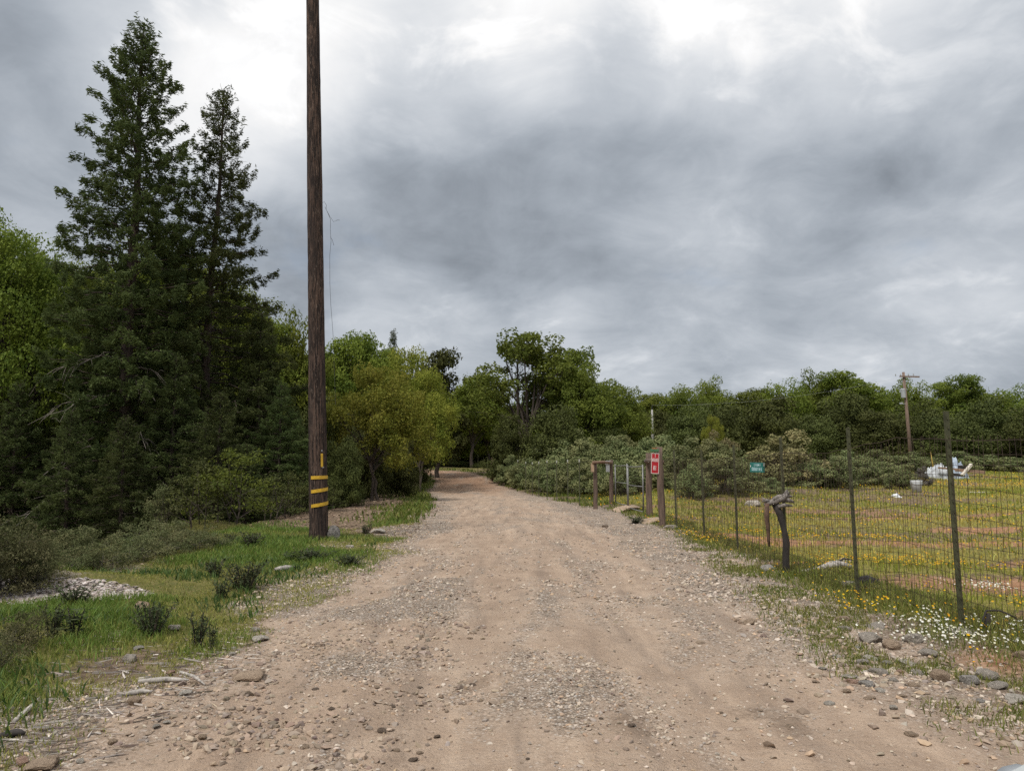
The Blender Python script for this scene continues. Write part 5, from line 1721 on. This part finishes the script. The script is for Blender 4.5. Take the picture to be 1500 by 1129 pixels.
def stones(name, x, y, size, cols, g, sides=8, flat=0.6, kind='stuff', mt=M_STONE, lift=0.25):
    n = len(x)
    z = terrain(x, y)
    if sides == 20:
        ph = (1 + 5 ** .5) / 2
        T = unit(np.array([(-1, ph, 0), (1, ph, 0), (-1, -ph, 0), (1, -ph, 0), (0, -1, ph), (0, 1, ph), (0, -1, -ph), (0, 1, -ph), (ph, 0, -1), (ph, 0, 1), (-ph, 0, -1), (-ph, 0, 1)], float))
        TF = np.array([(0, 11, 5), (0, 5, 1), (0, 1, 7), (0, 7, 10), (0, 10, 11), (1, 5, 9), (5, 11, 4), (11, 10, 2), (10, 7, 6), (7, 1, 8), (3, 9, 4), (3, 4, 2), (3, 2, 6), (3, 6, 8), (3, 8, 9), (4, 9, 5), (2, 4, 11), (6, 2, 10), (8, 6, 7), (9, 8, 1)])
    else:
        T = np.array([(1, 0, 0), (-1, 0, 0), (0, 1, 0), (0, -1, 0), (0, 0, 1), (0, 0, -1)], float)
        TF = np.array([(0, 2, 4), (2, 1, 4), (1, 3, 4), (3, 0, 4), (2, 0, 5), (1, 2, 5), (3, 1, 5), (0, 3, 5)])
    k = len(T)
    V = T[None] * (1 + 0.28 * g.normal(size=(n, k, 1)).clip(-1.5, 1.5))
    V = V * np.stack([g.uniform(0.7, 1.2, n), g.uniform(0.6, 1.0, n), flat * g.uniform(0.6, 1.2, n)], 1)[:, None, :]
    a = g.uniform(0, 6.28, n)
    ca, sa = np.cos(a)[:, None], np.sin(a)[:, None]
    tl = g.normal(size=(n, 1)) * 0.25
    X = V[..., 0] * ca - V[..., 1] * sa
    Y = V[..., 0] * sa + V[..., 1] * ca
    Z = V[..., 2] + tl * V[..., 0]
    r = (size / 2)[:, None]
    P = np.stack([x[:, None] + X * r, y[:, None] + Y * r, z[:, None] + Z * r + lift * r * flat], -1).reshape(-1, 3)
    F = (TF[None] + (np.arange(n) * k)[:, None, None]).reshape(-1, 3)
    me = make_mesh(name, P, [F], mt, {'col': np.repeat(cols, k, axis=0)})
    return tag(link(name, me), kind=kind)


def palette(g, n, cs, jit=0.12):
    cs = np.array(cs)
    i = g.integers(0, len(cs), n)
    return np.clip(cs[i] * (1 + jit * g.normal(size=(n, 1))) + 0.004 * g.normal(size=(n, 3)), 0.01, 0.8)


x, y, g = scatter(140000, -4.4, 4.6, 3.2, 40, 201)
mk = masks(x, y)
pr_ = mk['a_gravel'] * 0.95 + 0.07 * mk['a_dirt']
pr_ = pr_ * (0.35 + 1.3 * ss(0.4, 0.65, fbm(x, y, 0.6, 2, 301)))
pr_ += 0.42 * np.exp(-(((x + 1.3) / 0.8) ** 2)) * (1 - ss(8, 14, y)) * ss(0.36, 0.6, fbm(x, y, 0.5, 3, 305)) + 0.15 * mk['a_dark'] * (y < 40)
k = g.random(len(x)) < np.clip(pr_, 0, 1) * 0.75 * np.clip(9 / y + 0.25, 0, 1)
x, y = x[k], y[k]
sz = np.minimum((0.010 + 0.030 * g.random(len(x)) ** 2.4) * (1 + 0.5 * (y > 9)), 0.06)
GC = [(0.36, 0.29, 0.23), (0.42, 0.35, 0.28), (0.28, 0.22, 0.17), (0.48, 0.41, 0.34), (0.39, 0.285, 0.20), (0.33, 0.285, 0.245), (0.21, 0.165, 0.13), (0.30, 0.235, 0.18)]
nearm = y < 6.6
stones('gravel', x[nearm], y[nearm], sz[nearm], palette(g, int(nearm.sum()), GC), g, 20, 0.6)
stones('gravel', x[~nearm], y[~nearm], sz[~nearm] * 1.25, palette(g, int((~nearm).sum()), GC), g, 8, 0.6)
# broken rock worked loose on the left half of the road
x, y, g = scatter(9000, -2.7, 0.1, 3.6, 10.5, 203)
k = g.random(len(x)) < ss(0.45, 0.68, fbm(x, y, 0.75, 3, 307)) * np.exp(-((x + 1.35) / 0.85) ** 2)
x, y = x[k], y[k]
stones('gravel', x, y, 0.022 + 0.045 * g.random(len(x)) ** 2.2, palette(g, len(x), [(0.25, 0.19, 0.145), (0.32, 0.245, 0.185), (0.20, 0.155, 0.125), (0.36, 0.285, 0.22), (0.27, 0.22, 0.18)]), g, 20, 0.6)
# small stones of the stony right verge
x, y, g = scatter(5200, 1.4, 4.6, 4.0, 11.5, 207)
mk = masks(x, y)
k = g.random(len(x)) < np.exp(-((x - 2.9) / 0.8) ** 2) * (0.25 + 0.75 * mk['a_gravel'])
x, y = x[k], y[k]
stones('gravel', x, y, 0.025 + 0.06 * g.random(len(x)) ** 2.6, palette(g, len(x), GC), g, 20, 0.55)
# chip heap
g = np.random.default_rng(211)
cx0 = []
for (cx, cy, rx, ry, am) in CHIPS:
    n = int(5200 * rx * ry * (1 if am > 1 else .6)) + 150
    a = g.uniform(0, 6.28, n)
    r_ = np.sqrt(g.random(n)) * 1.15
    cx0.append(np.stack([cx + rx * r_ * np.cos(a), cy + ry * r_ * np.sin(a)], 1))
cp = np.vstack(cx0)
stones('wood_chips', cp[:, 0], cp[:, 1], 0.03 + 0.055 * g.random(len(cp)), palette(g, len(cp), [(0.40, 0.355, 0.33), (0.48, 0.44, 0.415), (0.29, 0.25, 0.23), (0.36, 0.295, 0.26), (0.20, 0.165, 0.145)]), g, 8, 0.28, mt=M_CHIP, lift=0.9)
# brown leaf litter on the mound, round the pole's wood edge and on the slope
n = 27000
x, y, g = scatter(n, -16, -2.2, 11, 62, 213)
mk = masks(x, y)
k = (g.random(n) < np.clip(1.0 - mk['a_grass'] - mk['a_dirt'], 0, 1)) & (g.random(n) < np.clip(24 / y, 0, 1))
x, y = x[k], y[k]
stones('leaf_litter', x, y, (0.04 + 0.07 * g.random(len(x))) * np.clip(y / 20, 1, 2), palette(g, len(x), [(0.17, 0.115, 0.075), (0.26, 0.18, 0.12), (0.11, 0.075, 0.05), (0.34, 0.26, 0.185), (0.20, 0.135, 0.10)], 0.2), g, 8, 0.2, mt=M_CHIP, lift=0.6)


def sticks(name, x, y, L, r, cols, g):
    n = len(x)
    z = terrain(x, y)
    a = g.uniform(0, 3.14, n)
    a = np.where(g.random(n) < 0.6, a * 0.35 - 0.4, a)
    d = np.stack([np.cos(a), np.sin(a), g.normal(size=n) * 0.10], 1)
    s_ = np.stack([-np.sin(a), np.cos(a), np.zeros(n)], 1)
    u3 = np.array([0, 0, 1.0])
    V = []
    bend = g.normal(size=(n, 1)) * 0.15
    for f, rr_ in ((-0.5, 0.8), (0.0, 1.0), (0.5, 0.4)):
        c = np.stack([x, y, z + r * 1.2], 1) + d * (L * f)[:, None] + s_ * bend * L[:, None] * (0.25 - f * f)
        for q in range(3):
            th_ = q * 2.094
            V.append(c + (s_ * math.cos(th_) + u3 * math.sin(th_)) * (r * rr_)[:, None])
    V = np.stack(V, 1).reshape(-1, 3)
    F = []
    for s in range(2):
        for q in range(3):
            F.append([s * 3 + q, s * 3 + (q + 1) % 3, s * 3 + 3 + (q + 1) % 3, s * 3 + 3 + q])
    F = (np.array(F)[None] + (np.arange(n) * 9)[:, None, None]).reshape(-1, 4)
    return tag(link(name, make_mesh(name, V, [F], M_CHIP, {'col': np.repeat(cols, 9, axis=0)})), kind='stuff')


g = np.random.default_rng(219)
tw = []
for cx, cy, sx_, sy_, n in [(-2.75, 4.6, 0.42, 0.42, 260), (-3.15, 4.55, 0.4, 0.35, 200), (-3.1, 6.1, 0.55, 0.65, 260), (-2.5, 5.9, 0.35, 0.5, 90), (-3.6, 5.4, .6, .5, 50)]:
    tw.append(np.stack([cx + sx_ * g.normal(size=n), cy + sy_ * g.normal(size=n)], 1))
tw = np.vstack(tw)
tw = tw[(tw[:, 1] > 3.7) & (tw[:, 0] < -2.1)]
n = len(tw)
sticks('twig_litter', tw[:, 0], tw[:, 1], 0.05 + 0.20 * g.random(n) ** 2, 0.0022 + 0.0055 * g.random(n) ** 2, palette(g, n, [(0.48, 0.44, 0.40), (0.38, 0.34, 0.31), (0.26, 0.22, 0.19), (0.56, 0.51, 0.46), (0.15, 0.12, 0.10)]), g)
# dead needles and straw on the right verge and road edges
x, y, g = scatter(2600, -3.4, 4.3, 3.8, 14, 223)
mk = masks(x, y)
k = np.abs(mk['edge']) < 0.9
x, y = x[k], y[k]
n = len(x)
sticks('straw_litter', x, y, 0.03 + 0.08 * g.random(n), 0.0012 + 0.0018 * g.random(n), palette(g, n, [(0.42, 0.35, 0.25), (0.30, 0.24, 0.17), (0.20, 0.15, 0.11), (0.50, 0.44, 0.34)]), g)


def blades(name, x, y, h, w, cols, g, lean=0.45):
    n = len(x)
    z = terrain(x, y) - 0.01
    a = g.uniform(0, 6.28, n)
    s_ = np.stack([np.cos(a), np.sin(a), np.zeros(n)], 1)
    b = g.uniform(0, 6.28, n)
    ln = lean * g.random(n) ** 0.7
    d = np.stack([np.cos(b) * ln, np.sin(b) * ln, np.ones(n)], 1)
    o = np.stack([x, y, z], 1)
    mid = o + d * (h * 0.55)[:, None]
    tip = o + d * h[:, None] + np.stack([np.cos(b), np.sin(b), -0.4 * np.ones(n)], 1) * (h * ln * 0.6)[:, None]
    W = (w * 0.5)[:, None] * s_
    V = np.stack([o - W, o + W, mid + W * 0.75, mid - W * 0.75, tip], 1).reshape(-1, 3)
    bi = (np.arange(n) * 5)[:, None]
    Q = bi + np.array([[0, 1, 2, 3]])
    T = bi + np.array([[3, 2, 4]])
    return tag(link(name, make_mesh(name, V, [Q, T], M_GRASS, {'col': np.repeat(cols, 5, axis=0)})), kind='stuff')


def grass_cols(x, y, g, lush, dry, f):
    lush, dry = np.array(lush), np.array(dry)
    n = len(x)
    f = np.clip(f + 0.28 * g.normal(size=n), 0, 1)[:, None]
    c = lush * (1 - f) + dry * f
    return np.clip(c * (1 + 0.22 * g.normal(size=(n, 1))), 0.008, 0.5)


# lush verge left of the road
n = 255000
x, y, g = scatter(n, -10.5, -1.7, 3.6, 23, 231)
mk = masks(x, y)
lush = ss(0.42, 0.62, fbm(x, y, 1.7, 3, 401))
den = mk['a_grass'] * (0.55 + 0.6 * lush) * (0.6 + 0.8 * ss(0.3, 0.6, fbm(x, y, 0.35, 2, 405)))
k = (g.random(n) < den) & (np.abs(x) < 0.75 * y + 1.5)
x, y, lush, ed = x[k], y[k], lush[k], mk['edge'][k]
h = (0.042 + 0.075 * lush * ss(0.0, 1.2, ed) * (0.5 + 0.9 * fbm(x, y, 0.45, 2, 407))) * (1 - 0.55 * np.exp(-(((x + 6.6) / 1.3) ** 2 + ((y - 9.2) / 0.7) ** 2))) * (0.55 + 0.8 * g.random(len(x)))
w = 0.003 + 0.0006 * y + 0.003 * g.random(len(x))
c = grass_cols(x, y, g, (0.120, 0.200, 0.034), (0.310, 0.290, 0.080), 0.85 - 0.80 * lush + 0.35 * (1 - ss(0.2, 1.4, ed)))
blades('grass', x, y, h, w, c, g)
# bigger broad-leaved weeds make the darkest tufts
n = 26000
x, y, g = scatter(n, -9, -2.2, 4.0, 17, 233)
mk = masks(x, y)
cl = ss(0.62, 0.74, fbm(x, y, 0.7, 2, 411))
k = (g.random(n) < cl * mk['a_grass'] * 0.9) & (mk['edge'] > 0.45)
x, y = x[k], y[k]
blades('weeds', x, y, 0.06 + 0.10 * g.random(len(x)), 0.009 + 0.0012 * y, grass_cols(x, y, g, (0.060, 0.115, 0.028), (0.120, 0.165, 0.045), 0.4 * np.ones(len(x))), g, 0.7)
# thin short grass on the right verge and far road edges
n = 130000
x, y, g = scatter(n, 2.0, 5.0, 4.2, 30, 237)
mk = masks(x, y)
k = g.random(n) < mk['a_grass'] * 0.8
x, y = x[k], y[k]
n = len(x)
blades('grass', x, y, (0.022 + 0.06 * g.random(n)) * (1 + 0.9 * ss(3.5, 4.4, x)), 0.003 + 0.0009 * y, grass_cols(x, y, g, (0.120, 0.160, 0.026), (0.30, 0.25, 0.09), 0.6 * fbm(x, y, 0.8, 2, 421)), g, 0.6)
n = 26000
x, y, g = scatter(n, -9, 4.5, 22, 78, 239)
mk = masks(x, y)
k = (g.random(n) < mk['a_grass'] * 0.9) & (mk['edge'] < 2.6)
x, y = x[k], y[k]
n = len(x)
blades('grass', x, y, 0.10 + 0.16 * g.random(n), 0.02 + 0.0010 * y, grass_cols(x, y, g, (0.090, 0.140, 0.020), (0.21, 0.20, 0.05), 0.3 * np.ones(n)), g, 0.6)
# meadow
n = 240000
x, y, g = scatter(n, 4.2, 42, 4.5, 70, 241)
k = x < y * 0.8 + 2
x, y = x[k], y[k]
mk = masks(x, y)
k = g.random(len(x)) < mk['a_grass'] * mk['mead'] * 0.85
x, y = x[k], y[k]
n = len(x)
dry = 0.15 + 0.85 * ss(0.40, 0.62, fbm(x * 0.5, y * 1.1, 3.0, 3, 431))
blades('meadow_grass', x, y, (0.05 + 0.09 * g.random(n)) * (1 + 0.012 * y), 0.004 + 0.0011 * y, grass_cols(x, y, g, (0.215, 0.250, 0.036), (0.46, 0.37, 0.10), dry), g, 0.5)


def flowers(name, x, y, hgt, r, cols, g):
    n = len(x)
    z = terrain(x, y) + hgt
    a = np.arange(6) / 6 * 2 * math.pi
    nrm = unit(np.stack([g.normal(size=n) * 0.35, -0.45 + 0.35 * g.normal(size=n), np.ones(n)], 1))
    t = unit(np.cross(nrm, np.array([1.0, 0.3, 0])))
    b = np.cross(nrm, t)
    o = np.stack([x, y, z], 1)
    ring_ = o[:, None, :] + (t[:, None, :] * np.cos(a)[None, :, None] + b[:, None, :] * np.sin(a)[None, :, None]) * r[:, None, None]
    ring_ = ring_ + nrm[:, None, :] * (r * 0.25)[:, None, None]
    V = np.concatenate([ring_, o[:, None, :]], 1)
    # stem
    s0 = np.stack([o[:, 0] - 0.0012, o[:, 1], z - hgt], 1)
    s1 = np.stack([o[:, 0] + 0.0012, o[:, 1], z - hgt], 1)
    V = np.concatenate([V, s0[:, None], s1[:, None]], 1)
    bi = (np.arange(n) * 9)[:, None, None]
    T = np.array([[i, (i + 1) % 6, 6] for i in range(6)] + [[7, 8, 6]])[None]
    F = (bi + T).reshape(-1, 3)
    cc = np.repeat(cols[:, None, :], 9, 1)
    cc[:, 7:] = (0.06, 0.10, 0.02)
    return tag(link(name, make_mesh(name, V.reshape(-1, 3), [F], M_PETAL, {'col': cc.reshape(-1, 3)})), kind='stuff')


# yellow flowers: strips across the meadow, sprinkled near the fence
n = 130000
x, y, g = scatter(n, 3.3, 42, 5.2, 62, 251)
k = x < y * 0.8 + 2
x, y = x[k], y[k]
mk = masks(x, y)
st_ = 1.2 * np.exp(-((y - 17.5 + 0.25 * (x - 6)) / 1.5) ** 2) * ss(0.42, 0.58, fbm(x * 0.6, y, 1.6, 2, 441)) + 0.9 * np.exp(-((y - 12.6) / 0.9) ** 2) * ss(0.45, 0.6, fbm(x * 0.6, y, 1.2, 2, 443)) \
    + 1.3 * ss(42, 46, y) * (1 - ss(52, 56, y)) * ss(0.35, 0.5, fbm(x * 0.5, y, 3.0, 2, 445)) + 0.35 * np.exp(-((y - 8.2) / 0.9) ** 2) * ss(0.48, 0.6, fbm(x, y, 0.7, 2, 447)) + 0.5 * np.exp(-(((x - 3.9) / 0.6) ** 2 + ((y - 8.1) / 0.7) ** 2)) + 0.35 * np.exp(-(((x - 4.2) / 0.8) ** 2 + ((y - 20.5) / 2.5) ** 2)) + 0.07
st_ = st_ * (0.25 + 1.5 * ss(0.46, 0.66, fbm(x, y * 1.4, 1.1, 3, 449)))
st_ = st_ * np.where(x > 4.2, 1, ss(3.3, 3.9, x)) * (1 - 0.8 * np.clip(mk['a_red'], 0, 1)) * (mk['a_dirt'] < 0.3)
k = g.random(len(x)) < st_ * 0.95
x, y = x[k], y[k]
n = len(x)
flowers('yellow_wildflowers', x, y, 0.05 + 0.08 * g.random(n), (0.008 + 0.007 * g.random(n)) * np.clip(y / 14, 1, 2.6), palette(g, n, [(0.68, 0.40, 0.012), (0.70, 0.47, 0.02), (0.62, 0.30, 0.012)], 0.06), g)
# white flowers at the foot of the nearest post
n = 9000
g = np.random.default_rng(257)
x = g.uniform(2.6, 7.5, n)
y = g.uniform(5.8, 10.5, n)
gx1, gy1, _ = ground_px(1340, 920)
gx2, gy2, _ = ground_px(1430, 940)
gx3, gy3, _ = ground_px(1500, 935)
gx4, gy4, _ = ground_px(1465, 865)
dn = 1.0 * np.exp(-(((x - gx2) / 0.55) ** 2 + ((y - gy2) / 0.32) ** 2)) + 0.55 * np.exp(-(((x - gx1) / 0.40) ** 2 + ((y - gy1) / 0.45) ** 2)) + 0.9 * np.exp(-(((x - gx3) / 0.6) ** 2 + ((y - gy3) / 0.35) ** 2)) + 0.8 * np.exp(-(((x - gx4) / 0.5) ** 2 + ((y - gy4) / 0.35) ** 2))
k = g.random(n) < dn * (0.25 + 1.1 * ss(0.42, 0.6, fbm(x, y, 0.4, 2, 461)))
x, y = x[k], y[k]
n = len(x)
flowers('white_wildflowers', x, y, 0.04 + 0.07 * g.random(n), 0.0065 + 0.006 * g.random(n), palette(g, n, [(0.74, 0.73, 0.64), (0.78, 0.77, 0.72), (0.70, 0.68, 0.50)], 0.05), g)
SC.render.film_transparent = False
